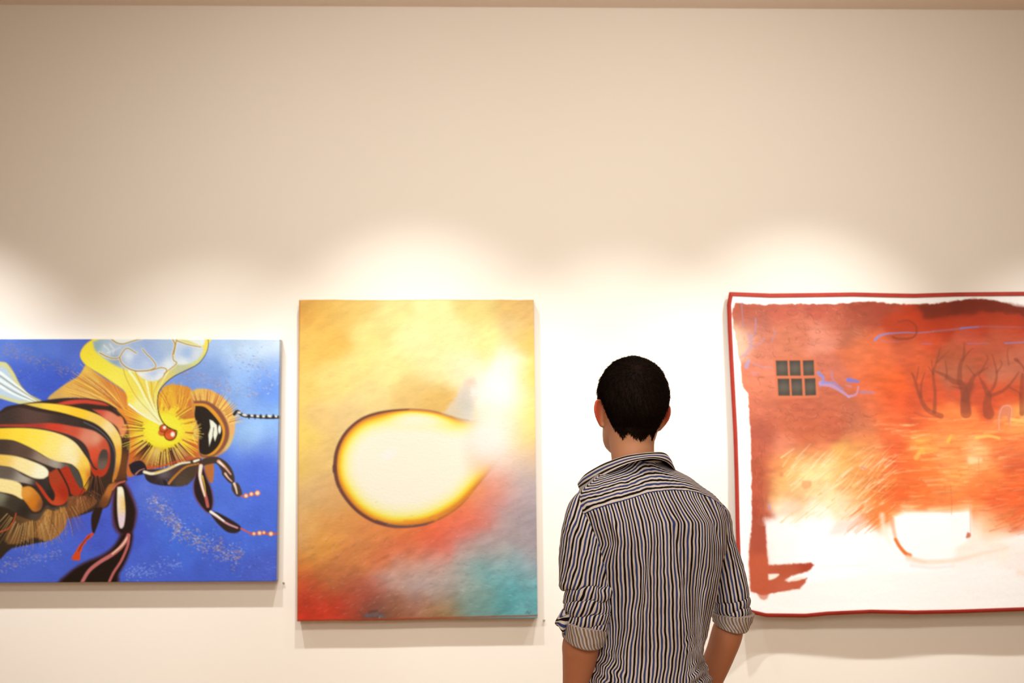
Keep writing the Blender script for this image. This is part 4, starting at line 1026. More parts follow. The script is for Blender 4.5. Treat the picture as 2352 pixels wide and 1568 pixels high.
_sat = np.clip((BARN.C[..., 0] - BARN.C[..., 2]) * 1.5, 0, 1)[..., None]
_g = BARN.C.mean(-1, keepdims=True)
_chalk = (.11 - .18 * sstep(1860, 2120, BARN.X0 + 60 * (fbm(BARN.X0, BARN.Y, 50, 12) - .5)))[..., None]
BARN.C = np.clip(BARN.C * (1 - _chalk * _sat) + _g * _chalk * _sat, 0, 1)          # chalky barn wall, purer reds in the field
BARN.C *= 1 - .04 * _sat
BARN.X, BARN.Y = barn_edges(BARN.X, BARN.Y)
root3, o3 = painting_root(2000, 1410)
tag(root3, 'red and orange landscape painting on loose cloth with red bound edge and a small window', 'painting')
canvas_mesh('painted_canvas', BARN, barn_off, root3, o3, barn_m, np.array([1.22, 1.14, 1.0]), None)
# the red binding sewn round the cloth
bind_m = new_mat('red_binding', (0.33, 0.026, 0.015), 0.65, 0.3)
noise_tint(bind_m, (0.26, 0.016, 0.010), (0.40, 0.038, 0.022), 22)
bump_noise(bind_m, 60, 0.3, 0.003)
vb = []
n_t = 260


def bind_strip(pts_out, pts_in):
    a = np.array(pts_out); c = np.array(pts_in)
    k = len(a)
    fo, fi = barn_off(a[:, 0], a[:, 1]), barn_off(c[:, 0], c[:, 1])
    R1 = on_wall(c[:, 0], c[:, 1], fi + .003); R0 = on_wall(a[:, 0], a[:, 1], fo + .004); R2 = on_wall(a[:, 0], a[:, 1], fo - .004); R3 = on_wall(c[:, 0], c[:, 1], fi - .003)
    G = np.stack([R1, R0, R2, R3, R1], 0)
    return G.reshape(-1, 3), grid_faces(5, k)


Vs, Fs, nb = [], [], 0
us = np.linspace(1672, 2740, n_t); vs_ = np.linspace(671, 1418, 200)
for po, pi_ in (((us, np.full(n_t, 671 - 1.)), (us, np.full(n_t, 671 + 8.5))), ((us, np.full(n_t, 1418 + 1.)), (us, np.full(n_t, 1418 - 8.5))),
                ((np.full(200, 1672 - 1.), vs_), (np.full(200, 1672 + 9.), vs_)), ((np.full(200, 2741.), vs_), (np.full(200, 2731.), vs_))):
    a = np.stack(barn_edges(*po), 1); c = np.stack(barn_edges(*pi_), 1)
    V_, F_ = bind_strip(a, c)
    Vs.append(V_ - o3); Fs.append(F_ + nb); nb += len(V_)
mesh_np('edge_binding', np.vstack(Vs), np.vstack(Fs), bind_m, root3)['label'] = 'red cloth binding around the edge'
# two hanging nails hold the cloth
nail_m = new_mat('steel_pin', (0.35, 0.30, 0.26), 0.35, 0.5); nail_m.node_tree.nodes['Principled BSDF'].inputs['Metallic'].default_value = .8
noise_tint(nail_m, (0.30, 0.26, 0.22), (0.40, 0.35, 0.30), 300)
slat = MB()
w0 = on_wall(1700., 690., 0); w1 = on_wall(2715., 690., 0)
slat.box((w0[0] - o3[0], -.026, w0[2] - .02 - o3[2]), (w1[0] - o3[0], -.0015, w0[2] + .006 - o3[2]))
slat.build('hanging_batten', wood_m, root3, False)
# small screws left in the wall beside the canvases
for (x, y, lb) in ((652.5, 1337.5, 'tiny metal screw in the wall by the lower corner of the bee canvas'),
                   (1249.5, 1423, 'tiny metal screw in the wall by the lower corner of the orb canvas')):
    w = on_wall(x, y, 0)
    o = bpy.data.objects.new('wall_screw', None); o.location = w; link(o)
    tag(o, lb, 'screw', 'small screws left in the wall beside the canvases')
    b = MB(); b.loft(tube_rings([(0, 0, 0), (0, -.007, 0)], [.0016, .0016], 10, 2, up=(0, 0, 1), round_ends=False)); b.build('shaft', nail_m, o)
    b = MB(); b.loft(tube_rings([(0, -.007, 0), (0, -.0085, 0), (0, -.0105, 0)], [.0036, .0042, .0022], 14, 2, up=(0, 0, 1), round_ends=False)); b.build('head', nail_m, o)

# ================================================================== the visitor, seen from behind
PB = Vector(PBASE)
I3 = lambda t: np.asarray(t, float)
PHI = math.radians(25)                       # his body is turned a little to the left
XB = np.array([math.cos(PHI), math.sin(PHI), 0]); YB = np.array([-math.sin(PHI), math.cos(PHI), 0])
pt = lambda x, y, d=0.0: pl(float(x), float(y), float(d))


def person_mesh(name, V, F, mat, parent, uv=None, smooth=True, col=None):
    return mesh_np(name, local_to_base(V), F, mat, parent, smooth, uv=uv, col=col)


# ------------------------------------------------------------------ head
HC = pt(1451, 941, 0.03)
HPSI, HROLL = math.radians(11), math.radians(4.0)


def head_to_view(p):
    p = np.asarray(p, float)
    x, y, z = p[..., 0], p[..., 1], p[..., 2]
    x1 = x * math.cos(HPSI) - y * math.sin(HPSI); y1 = x * math.sin(HPSI) + y * math.cos(HPSI)
    x2 = x1 * math.cos(HROLL) + z * math.sin(HROLL); z2 = -x1 * math.sin(HROLL) + z * math.cos(HROLL)
    return np.stack([x2, y1, z2], -1) + HC


HT = np.array([   # z, half width, front, back
    [.1185, .004, .010, .010], [.114, .024, .035, .038], [.104, .044, .056, .060], [.088, .059, .073, .078], [.066, .0700, .085, .090], [.040, .0755, .092, .098],
    [.014, .0745, .094, .101], [-.010, .0700, .092, .098], [-.032, .0670, .089, .087], [-.050, .0650, .088, .073], [-.066, .0635, .087, .056],
    [-.082, .0600, .086, .036], [-.096, .052, .084, .008], [-.108, .038, .080, -.024], [-.116, .020, .070, -.045]])


def head_rings():
    zs = np.linspace(HT[0, 0], HT[-1, 0], 96)
    o = HT[::-1]
    rings = []
    for z in zs:
        hw, yf, yb = (np.interp(z, o[:, 0], o[:, i]) for i in (1, 2, 3))
        a = np.linspace(0, 2 * PI, 120, endpoint=False)
        c, s_ = np.cos(a), np.sin(a)
        e = .92
        x = hw * np.sign(c) * np.abs(c) ** e
        yc, hy = (yf - yb) / 2, (yf + yb) / 2
        y = yc + hy * np.sign(s_) * np.abs(s_) ** e
        fr = np.clip(s_, 0, 1) ** .5
        g = lambda x0, z0, sx, sz: np.exp(-((np.abs(x) - x0) / sx) ** 2 - ((z - z0) / sz) ** 2)
        d = .020 * g(0, -.030, .011, .012) + .013 * g(0, -.010, .008, .018) + .005 * g(0, .012, .008, .014) + .006 * g(.013, -.034, .006, .007)
        d = d + .004 * g(.026, .034, .024, .008) - .011 * g(.032, .012, .015, .012) + .004 * g(.046, -.020, .016, .018)
        d = d + .007 * g(0, -.058, .020, .006) + .007 * g(0, -.069, .018, .005) - .004 * g(0, -.0635, .022, .0022) + .007 * g(0, -.098, .018, .014) - .003 * g(0, -.082, .018, .006)
        y = y + d * fr
        rings.append(head_to_view(np.stack([x, y, np.full_like(x, z)], -1)))
    return rings


def ear_parts(sgn):
    """rim, plate and lobe of one ear, in head space"""
    out = []
    ew = np.array([sgn * math.sin(math.radians(54)), -math.cos(math.radians(54)), 0.0]); eh = np.array([sgn * .10, -.10, 1.0]); eh /= np.linalg.norm(eh)
    en = np.cross(ew, eh); o = np.array([sgn * (.0665 if sgn < 0 else .0640), .002, -.014])
    outline = [(u_ * 1.08, v_ * 1.02) for u_, v_ in [(.000, .018), (.006, .027), (.015, .031), (.024, .027), (.0275, .014), (.0265, .000), (.022, -.012), (.015, -.022), (.009, -.028), (.003, -.027), (.000, -.018)]]
    P3 = np.array([o + ew * u + eh * v for u, v in outline])
    out.append(tube_rings(head_to_view(P3), [.0034] * 4 + [.0036] * 3 + [.0042, .0050, .0046, .0034], 12, 4, up=(0.1, 0.2, 1)))
    c = np.array([.012, -.001]); plate = []
    nn = 36
    oc = catmull(np.array(outline + [outline[0]]), 4)[:-1]
    for k, th in ((-1, .55), (-.7, .85), (0, 1.0), (.7, .85), (1, .55)):
        q = c + (oc - c) * th * .98
        plate.append(head_to_view(np.array([o + ew * u + eh * v + en * k * .0024 for u, v in q])))
    out.append(plate)
    return out


pieces_head = MB(); pieces_head.loft(head_rings())
neck_path = [head_to_view((0, -.028, -.035)), (pt(1452, 1010, .012) + head_to_view((0, -.02, -.07))) / 2, pt(1453, 1040, .010), pt(1457, 1066, .008), pt(1470, 1100, .0)]
neck_rings = tube_rings(neck_path, [(.058, .056), (.0545, .057), (.0515, .057), (.052, .056), (.050, .050)], 40, 6)
bare = MB(); bare.loft(head_rings()); bare.loft(neck_rings)
BV = BVHTree.FromPolygons([Vector(v) for v in bare.v], [list(f) for f in bare.f])

# ------------------------------------------------------------------ torso outline of the shirt, pixel rows -> rings
TT = np.array([  # row, left, right, depth (half), centre depth
    [1050, 1408, 1505, .060, .012], [1066, 1398, 1524, .068, .010], [1078, 1386, 1549, .074, .008], [1095, 1364, 1582, .085, .005], [1115, 1342, 1611, .098, .002], [1135, 1326, 1640, .109, .0],
    [1155, 1322, 1659, .117, 0], [1175, 1324, 1671, .123, 0], [1200, 1330, 1674, .128, 0], [1250, 1345, 1668, .131, 0], [1300, 1358, 1660, .128, 0], [1350, 1370, 1652, .123, 0],
    [1390, 1374, 1644, .118, 0], [1440, 1374, 1631, .113, 0], [1480, 1368, 1619, .112, 0], [1508, 1360, 1615, .114, 0], [1530, 1353, 1624, .118, 0], [1560, 1345, 1639, .124, 0], [1600, 1340, 1648, .128, 0], [1660, 1334, 1656, .132, 0]], float)
TZ = pl(np.full(len(TT), 1500.), TT[:, 0], np.zeros(len(TT)))[:, 2]
TL_ = pl(TT[:, 1], TT[:, 0], np.zeros(len(TT)))[:, 0]; TR_ = pl(TT[:, 2], TT[:, 0], np.zeros(len(TT)))[:, 0]
_zz = np.linspace(TZ[-1], TZ[0], 400)


def smooth_tab(v, k=9):
    t = np.interp(_zz, TZ[::-1], v[::-1])
    p = np.pad(t, k, mode='reflect', reflect_type='odd')
    w = np.hanning(2 * k + 1); w /= w.sum()
    return np.convolve(p, w, mode='valid')


_sl, _sr, _sb, _sc = smooth_tab(TL_), smooth_tab(TR_), smooth_tab(TT[:, 3]), smooth_tab(TT[:, 4])


def torso(theta, z, inset=0.0):
    """point of the torso at ring angle theta (-90 deg = spine) and height z; also the outward direction"""
    l, r, b, c = (np.interp(z, _zz, v) for v in (_sl, _sr, _sb, _sc))
    w = (r - l) / 2 - inset; xc = (l + r) / 2; b = b - inset
    a = np.sqrt(np.maximum(w * w - (b * math.sin(PHI)) ** 2, 1e-4)) / math.cos(PHI)
    ct, st = np.cos(theta), np.sin(theta)
    # shoulder blades stand proud of the spine a little, the chest is flatter
    zz = (z - 1.33) / .10
    bl_ = .010 * np.exp(-((theta + PI / 2 - .55) / .30) ** 2 - zz ** 2) + .010 * np.exp(-((theta + PI / 2 + .55) / .30) ** 2 - zz ** 2)
    p = (np.stack([xc, c, z], -1) + (a * ct)[..., None] * XB + ((b + bl_) * st)[..., None] * YB)
    n = (ct / a)[..., None] * XB + (st / b)[..., None] * YB
    n = n / np.linalg.norm(n, axis=-1, keepdims=True)
    return p, n


# ------------------------------------------------------------------ the body: one continuous skin
raw = MB()
raw.loft(head_rings()); raw.loft(neck_rings)
for sgn in (-1, 1):
    for rr in ear_parts(sgn):
        raw.loft(rr)
th = np.linspace(0, 2 * PI, 64, endpoint=False)
hip_z = pt(1500, 1640)[2]
rings = []
for z in np.linspace(_zz[-1] - .012, hip_z - .04, 46):
    p, _ = torso(th, np.full_like(th, max(z, _zz[0])), .017 + .012 * (z < 1.08))
    p[:, 2] = z
    rings.append(p)
raw.loft(rings)
LH = [pt(1352, 1200, -.040), pt(1345, 1300, -.06), pt(1345, 1425, -.066), pt(1335, 1478, -.062), pt(1331.5, 1510, -.056), pt(1327.5, 1540, -.048), pt(1323.5, 1570, -.04), pt(1317, 1640, -.02), pt(1314, 1690, -.008)]
LR = [(.026, .028), (.032, .034), (.033, .034), (.0430, .041), (.0402, .039), (.0360, .037), (.0318, .035), (.026, .030), (.023, .028)]
RH = [pt(1650, 1215, .085), pt(1667, 1300, .125), pt(1680, 1405, .128), pt(1671, 1450, .125), pt(1655.5, 1497, .140), pt(1637, 1540, .155), pt(1618, 1585, .172), pt(1592, 1650, .20), pt(1580, 1680, .212)]
RR_ = [(.024, .026), (.028, .032), (.030, .034), (.0375, .041), (.0355, .040), (.0345, .037), (.032, .034), (.026, .029), (.023, .027)]
raw.loft(tube_rings(LH, LR, 32, 6)); raw.loft(tube_rings(RH, RR_, 32, 6))


def hand(wrist, d, n, s_, curl=.35):
    """palm with four fingers and a thumb; d along the fingers, n out of the palm, s_ towards the thumb"""
    d, n, s_ = (np.asarray(v, float) / np.linalg.norm(v) for v in (d, n, s_))
    palm = []
    for t, w, h in ((-.01, .024, .019), (.012, .030, .019), (.035, .038, .018), (.06, .041, .016), (.082, .041, .013), (.092, .038, .009)):
        a = np.linspace(0, 2 * PI, 28, endpoint=False)
        palm.append(wrist + d * t + s_ * .002 + np.cos(a)[:, None] * s_ * w + np.sin(a)[:, None] * n * h)
    raw.loft(palm)
    for k, (off, ln, r, cu) in enumerate(((.030, .070, .0090, .9), (.010, .079, .0092, 1.0), (-.010, .073, .0088, 1.15), (-.029, .057, .0080, 1.3))):
        p = wrist + d * .082 + s_ * off; path = [p - d * .012]; a = 0
        for seg, da in ((.10, .12), (.40, .9), (.28, 1.1), (.22, .8)):
            a += curl * cu * da * .75
            path.append(path[-1] + (d * math.cos(a) + n * math.sin(a) + s_ * off * .6) * ln * seg * 1.05)
        raw.loft(tube_rings(path, [r, r, r * .95, r * .88, r * .78], 14, 4, up=tuple(s_)))
    b = wrist + d * .022 + s_ * .022
    e1 = (d * .62 + s_ * .70 + n * .25); e2 = (d * .86 + s_ * .38 + n * .30)
    raw.loft(tube_rings([b, b + e1 * .030, b + e1 * .048 + e2 * .012, b + e1 * .048 + e2 * .046], [.0135, .0115, .0102, .0080], 14, 4, up=tuple(n)))


hand(LH[-1], (-.02, .16, -1), XB * .8 + YB * .1, YB, .40)
hand(RH[-1], (-.42, .40, -.82), -XB + YB * .2, (-.25, .9, .45), .55)
# legs and feet
hipc = np.array([(_sl[0] + _sr[0]) / 2 + .004, 0.004, 0])
feet = []
for sgn in (-1, 1):
    hip = hipc + XB * sgn * .076; foot = hipc + XB * sgn * .115 + YB * .02
    raw.loft(tube_rings([hip + (0, 0, hip_z - .01), hip * .9 + foot * .1 + (0, 0, .70), hip * .5 + foot * .5 + (0, 0, .47), foot - YB * .012 + (0, 0, .33), foot - YB * .02 + (0, 0, .10)],
                        [(.066, .080), (.066, .074), (.053, .055), (.050, .055), (.034, .040)], 36, 6))
    raw.loft(tube_rings([foot - YB * .045 + (0, 0, .055), foot + YB * .03 + (0, 0, .055), foot + YB * .12 + (0, 0, .042), foot + YB * .17 + (0, 0, .036)], [(.026, .030), (.034, .034), (.038, .024), (.028, .018)], 24, 5, up=(0, 0, 1)))
    feet.append(foot)


def voxel_union(mb, voxel, smooth_it, name='union'):
    me = bpy.data.meshes.new(name); me.from_pydata([tuple(v) for v in mb.v], [], mb.f); me.update()
    o = bpy.data.objects.new(name, me); COL.objects.link(o)
    m = o.modifiers.new('r', 'REMESH'); m.mode = 'VOXEL'; m.voxel_size = voxel
    if smooth_it:
        s_ = o.modifiers.new('s', 'SMOOTH'); s_.factor = .5; s_.iterations = smooth_it
    dg = bpy.context.evaluated_depsgraph_get(); dg.update()
    res = bpy.data.meshes.new_from_object(o.evaluated_get(dg))
    bpy.data.objects.remove(o); bpy.data.meshes.remove(me)
    n = len(res.vertices); V = np.empty(n * 3, np.float32); res.vertices.foreach_get('co', V); V = V.reshape(-1, 3).astype(float)
    F = [tuple(p.vertices) for p in res.polygons]
    bpy.data.meshes.remove(res)
    return V, F


BVt, BFt = voxel_union(raw, .0026, 4, 'skin')
# skin tone: redder ears, partly backlight put into the colour; arms darker and redder
H_in = (BVt - HC)
hx, hy, hz = H_in[:, 0], H_in[:, 1], H_in[:, 2]
earness = sstep(.0735, .082, np.abs(hx * math.cos(HPSI) + hy * math.sin(HPSI) - hz * math.sin(HROLL) * 0)) * (np.abs(hz) < .06)
skin = np.ones((len(BVt), 3)) * np.array([.60, .300, .175])
skin = skin * (1 - earness[:, None]) + np.array([.60, .115, .06]) * earness[:, None]
arm = sstep(1.16, 1.06, BVt[:, 2])[:, None]
skin = skin * (1 - arm) + np.array([.56, .235, .125]) * arm
skin_m = new_mat('skin', (.6, .3, .18), .5, .3)
_b = skin_m.node_tree.nodes['Principled BSDF']
_b.inputs['Subsurface Weight'].default_value = .22; _b.inputs['Subsurface Radius'].default_value = (.9, .25, .12); _b.inputs['Subsurface Scale'].default_value = .012
_a = N(skin_m, 'ShaderNodeVertexColor', layer_name='paint'); L(skin_m, _a.outputs[0], _b.inputs['Base Color'])
bump_noise(skin_m, 260, .12, .001)
person = person_mesh('person', BVt, BFt, skin_m, None, col=skin)
person.location = PB
tag(person, 'person with short dark hair and striped shirt with rolled sleeves, seen from behind', 'person')

# eyes and brows
eye_m = new_mat('eye_white', (.75, .72, .68), .2, .5); noise_tint(eye_m, (.74, .70, .66), (.80, .76, .72), 80)
iris_m = new_mat('iris', (.10, .06, .03), .2, .5); noise_tint(iris_m, (.08, .05, .025), (.16, .09, .05), 400)
for sgn in (-1, 1):
    c = np.array([sgn * .032, .0735, .012]); b = MB()
    b.loft([head_to_view(r) for r in tube_rings([c - (0, .001, 0), c + (0, .001, 0)], [.0115, .0115], 24, 2, up=(0, 0, 1))])
    e = person_mesh('eye', np.array(b.v), b.f, eye_m, person)
    b = MB(); b.loft([head_to_view(r) for r in tube_rings([c + (0, .0105, 0), c + (0, .0125, 0)], [.0055, .0035], 20, 2, up=(0, 0, 1), round_ends=False)])
    person_mesh('iris', np.array(b.v), b.f, iris_m, e)

# ------------------------------------------------------------------ hair
hair_m = new_mat('dark_hair', (.018, .010, .005), .75, .10)
noise_tint(hair_m, (.003, .0015, .0008), (.014, .006, .003), 55, stretch=(1, 1, .35))
HAIRLINE = np.array([[-180, .066], [-140, .058], [-118, .034], [-106, .006], [-100, -.012], [-94, .004], [-88, .024], [-80, .024], [-74, .010], [-66, -.010], [-58, -.030], [-50, -.050], [-38, -.066], [-27, -.086], [-20, -.072], [-12, -.065], [-2, -.076], [8, -.091], [15, -.078],
                     [23, -.064], [32, -.070], [38, -.084], [44, -.066], [54, -.036], [64, -.014], [72, .006], [80, .022], [88, .024], [94, .004], [100, -.012], [106, .006], [118, .034], [140, .058], [180, .066]], float)


def head_dir(az, el):
    """az 0 = back of the head, + to his right; el up; result in view space, not normalised"""
    d = np.array([math.sin(az) * math.cos(el), -math.cos(az) * math.cos(el), math.sin(el)])
    return head_to_view(d) - HC


def surf(az, z):
    """head surface at azimuth az (deg) and height z in head space (top part uses rays from the centre)"""
    a = math.radians(az)
    d = np.array([math.sin(a), -math.cos(a), 0.0])
    o_ = head_to_view(d * .3 + (0, -.01, z)); dv = head_to_view(d) - HC
    h = BV.ray_cast(Vector(o_), Vector(-dv), .3)
    return (np.array(h[0]), np.array(h[1])) if h[0] is not None else (None, None)


naz, nel = 144, 60
cap_v, cap_ok = [], []
CENTRE = np.array([0, -.006, .012])
for j in range(nel + 1):
    for i in range(naz):
        az = -180 + 360 * i / naz
        zl = np.interp(az, HAIRLINE[:, 0], HAIRLINE[:, 1]) + .003 * math.sin(az * 1.7)
        # elevation of the hairline from the centre, then sweep up to the crown
        rr = .092
        el0 = math.atan2(zl - CENTRE[2], rr)
        el = el0 + (PI / 2 - el0) * (j / nel)
        dv = head_dir(math.radians(az), el); o_ = head_to_view(CENTRE)
        h = BV.ray_cast(Vector(o_ + dv * .35), Vector(-dv), .35)
        p, n = np.array(h[0]), np.array(h[1])
        if np.dot(n, dv) < 0: n = -n
        t = j / nel
        th_ = .0012 + .0078 * sstep(0, .32, t)
        th_ += .0008 * math.sin(az * .9 + j * .7) * sstep(.05, .3, t)
        cap_v.append(p + n * th_)
cap_v = np.array(cap_v)
hair_v = [cap_v]; hair_f = [grid_faces(nel + 1, naz, True)]; nb = len(cap_v)
hair_faces_l = hair_f[0].tolist()
# individual hairs growing away from the crown
crown = HC + head_dir(math.radians(-4), math.radians(52)) * .10
sv, sf = [], []
for i in range(23000):
    u = random.random()
    az = random.uniform(-180, 180) if u < .55 else random.uniform(-100, 100)
    zl = np.interp(az, HAIRLINE[:, 0], HAIRLINE[:, 1]) + (.004 * math.sin(az * .31) if abs(az) < 60 else 0)
    el0 = math.atan2(zl - CENTRE[2], .092)
    t = random.random() ** 1.15
    if u > .88: t = random.random() * .10 - .012        # the thin fringe along the nape
    el = el0 + (PI / 2 - el0) * t
    dv = head_dir(math.radians(az), el); o_ = head_to_view(CENTRE)
    h = BV.ray_cast(Vector(o_ + dv * .35), Vector(-dv), .35)
    if h[0] is None: continue
    p, n = np.array(h[0]), np.array(h[1])
    if np.dot(n, dv) < 0: n = -n
    flow = p - crown; flow = flow - n * np.dot(flow, n); fl = np.linalg.norm(flow)
    flow = flow / max(fl, 1e-6)
    sw = np.cross(n, flow)
    flow = flow + sw * (.25 + random.gauss(0, .35)); flow += np.array([0, 0, -.35]) * sstep(.0, .08, fl)
    flow = flow - n * np.dot(flow, n); flow /= np.linalg.norm(flow) + 1e-9
    base = p + n * ((.0005 + .0070 * sstep(.02, .32, t)) if t > 0 else .0002)
    ln = random.uniform(.008, .0145) * (1.0 if t > .05 else .85)
    lift = random.uniform(.12, .62) if t > .10 else random.uniform(.02, .16)
    if 10 < fl * 1000 < 1e9 and random.random() < .05: lift += .3
    m1 = base + flow * ln * .5 + n * ln * lift * .6; m2 = base + flow * ln + n * ln * lift * .75 - n * .0012
    r = random.uniform(.00032, .00062)
    s1 = np.cross(flow, n)
    k = len(sv)
    for q, rr_ in ((base, r), (m1, r * .85)):
        sv += [q + s1 * rr_, q - s1 * rr_ * .5 + n * rr_ * .87, q - s1 * rr_ * .5 - n * rr_ * .87]
    sv.append(m2)
    for a in range(3):
        c = (a + 1) % 3
        sf.append((k + a, k + c, k + 3 + c, k + 3 + a)); sf.append((k + 3 + a, k + 3 + c, k + 6))
allv = np.vstack([cap_v, np.array(sv)])
allf = hair_faces_l + [tuple(i + nb for i in f) for f in sf]
hair = person_mesh('hair', allv, allf, hair_m, person)
hair['label'] = 'short dark brown hair'
for sgn in (-1, 1):
    b = MB(); q = [(sgn * .014, .0905, .030), (sgn * .030, .0905, .036), (sgn * .050, .078, .030)]
    b.loft([head_to_view(r) for r in tube_rings(q, [(.002, .003), (.0025, .004), (.001, .002)], 10, 4, up=(0, 0, 1))])
    person_mesh('eyebrow', np.array(b.v), b.f, hair_m, person)

# ------------------------------------------------------------------ shirt cloth
def stripe_mat(name, white, black, blue, bumpy=.25):
    m = new_mat(name, white, .8, .15)
    b = m.node_tree.nodes['Principled BSDF']
    uv = N(m, 'ShaderNodeUVMap', uv_map='cloth'); sx = N(m, 'ShaderNodeSeparateXYZ'); nz = N(m, 'ShaderNodeTexNoise')
    nz.inputs['Scale'].default_value = 26; nz.inputs['Detail'].default_value = 2
    L(m, uv.outputs[0], sx.inputs[0])
    tc = N(m, 'ShaderNodeTexCoord'); L(m, tc.outputs['Object'], nz.inputs[0])
    ma = N(m, 'ShaderNodeMath', operation='MULTIPLY_ADD'); ma.inputs[1].default_value = .10
    sb = N(m, 'ShaderNodeMath', operation='SUBTRACT'); sb.inputs[1].default_value = .05
    L(m, nz.outputs[0], ma.inputs[0]); L(m, sx.outputs[0], ma.inputs[2]); L(m, ma.outputs[0], sb.inputs[0])
    fr = N(m, 'ShaderNodeMath', operation='FRACT'); L(m, sb.outputs[0], fr.inputs[0])
    cr = N(m, 'ShaderNodeValToRGB'); L(m, fr.outputs[0], cr.inputs[0])
    e = cr.color_ramp.elements
    stops = [(0, black), (.122, black), (.150, white), (.355, white), (.385, blue), (.615, blue), (.645, white), (.850, white), (.878, black)]
    e[0].position, e[0].color = 0, (*black, 1); e[1].position, e[1].color = stops[1][0], (*black, 1)
    for p, c in stops[2:]:
        x = e.new(p); x.color = (*c, 1)
    L(m, cr.outputs[0], b.inputs['Base Color'])
    bump_noise(m, 420, bumpy, .0006, 3)
    return m


W_, K_, B_ = (.76, .715, .69), (.010, .006, .006), (.036, .062, .225)
shirt_m = stripe_mat('striped_cotton', W_, K_, B_)
cuff_m = stripe_mat('striped_cotton_reverse', (.66, .60, .55), (.24, .18, .135), (.26, .24, .31))

SEAM = np.array([[1280, 1205], [1320, 1190], [1345, 1179], [1365, 1169], [1400, 1158], [1430, 1150], [1459, 1141], [1488, 1131], [1515, 1127], [1545, 1125], [1580, 1126.5], [1610, 1133], [1632, 1142], [1650, 1156], [1668, 1175], [1700, 1215]], float)
NTH = 560
TH = np.linspace(0, 2 * PI, NTH, endpoint=False)
zfine = np.linspace(_zz[-1] + .0, _zz[0], 500)
G, _ = torso(TH[None, :] * np.ones((500, 1)), zfine[:, None] * np.ones((1, NTH)))
gx, gy = to_px(G)
diff = gy - np.interp(gx, SEAM[:, 0], SEAM[:, 1])
idx = np.argmax(diff > 0, axis=0)
zb = zfine[idx]
zf = pt(1500, 1112)[2]
wf = sstep(-.10, .45, np.sin(TH))
zs_ = zb * (1 - wf) + zf * wf
_k = np.hanning(9); _k /= _k.sum()
zs_ = np.convolve(np.pad(zs_, 4, mode='wrap'), _k, 'valid')
ztop = np.full(NTH, _zz[-1])

# stripe positions read on the back: row, then the pixel of stripe -3 .. 17
KT = {
    1110: [1340, 1355, 1370, 1385, 1400, 1415, 1430, 1444, 1458, 1472, 1486, 1501, 1513, 1527, 1543, 1556, 1570, 1583, 1595, 1606, 1620],
    1145: [1352, 1368, 1385.5, 1401, 1416, 1431.5, 1445, 1459.5, 1474, 1487.6, 1502, 1514, 1528, 1544, 1556.6, 1570.5, 1583.7, 1596, 1607, 1621, 1641],
    1200: [1372, 1388, 1403, 1417, 1431.6, 1445, 1458, 1476.5, 1493, 1508, 1521, 1542, 1559, 1571, 1591, 1605, 1619, 1629.6, 1638, 1648, 1659],
    1250: [1385, 1399, 1409, 1419, 1434.7, 1450.5, 1465, 1483.7, 1496.4, 1510, 1523.5, 1542, 1556, 1570, 1590, 1607, 1621, 1631.6, 1641, 1651, 1661],
    1302: [1366, 1382, 1398, 1415, 1433.7, 1452, 1473, 1485.7, 1495, 1510.7, 1526.5, 1543.4, 1560.7, 1572.5, 1588.8, 1604, 1612, 1629, 1640, 1649, 1658],
    1359: [1368, 1385, 1402, 1420, 1437.8, 1456.6, 1473.5, 1482.5, 1494, 1509, 1527, 1545.4, 1563.8, 1570, 1582.7, 1597, 1605.5, 1616, 1629.6, 1639, 1650],
    1440: [1381, 1395, 1408, 1422, 1434, 1448, 1464, 1477, 1492.7, 1510.6, 1528, 1546.3, 1565, 1580, 1587, 1595, 1601, 1607.5, 1614.7, 1623, 1631],
    1490: [1384.5, 1396, 1408, 1417, 1428, 1442, 1459, 1475, 1493.7, 1511.6, 1530, 1548, 1565.7, 1582, 1589, 1595, 1600, 1605, 1610, 1615, 1619],
    1530: [1370, 1381, 1395, 1410, 1424, 1440, 1457, 1473.5, 1492, 1509.5, 1527, 1544, 1560, 1575, 1584, 1592, 1599, 1606, 1612, 1618, 1624],
    1561: [1362, 1371, 1382, 1399, 1418, 1435.5, 1453, 1471, 1489.3, 1505.5, 1522, 1539, 1554.5, 1569, 1582, 1592, 1602, 1611, 1619, 1627, 1635],
    1680: [1352, 1364, 1378, 1396, 1414, 1432, 1450, 1468, 1486, 1503, 1520, 1537, 1554, 1571, 1586, 1598, 1609, 1619, 1628, 1637, 1646]}
ky = np.array(sorted(KT)); KM = np.array([KT[y] for y in ky], float)
yr = np.arange(1100, 1700, 3.0); KD_ = np.stack([np.interp(yr, ky, KM[:, i]) for i in range(21)], 1)
_h = np.hanning(7); _h /= _h.sum()
KD_ = np.stack([np.convolve(np.pad(KD_[:, i], 3, mode='edge'), _h, 'valid') for i in range(21)], 1)
xr = np.arange(1300, 1720, 1.0); KI = np.empty((len(yr), len(xr)))
kk = np.arange(-3, 18, dtype=float)
for i in range(len(yr)):
    row = np.maximum.accumulate(KD_[i] + np.arange(21) * 1e-4)
    v = np.interp(xr, row, kk)
    v = np.where(xr < row[0], kk[0] + (xr - row[0]) / 14., v); v = np.where(xr > row[-1], kk[-1] + (xr - row[-1]) / 8., v)
    KI[i] = v
KI = sum(np.roll(KI, s_, 1) for s_ in (-1, 0, 1)) / 3


def kmap(px, py):
    fx = np.clip(px - xr[0], 0, len(xr) - 1.001); fy = np.clip((py - yr[0]) / 3., 0, len(yr) - 1.001)
    xi, yi = fx.astype(int), fy.astype(int); fx, fy = fx - xi, fy - yi
    return (KI[yi, xi] * (1 - fx) + KI[yi, xi + 1] * fx) * (1 - fy) + (KI[yi + 1, xi] * (1 - fx) + KI[yi + 1, xi + 1] * fx) * fy


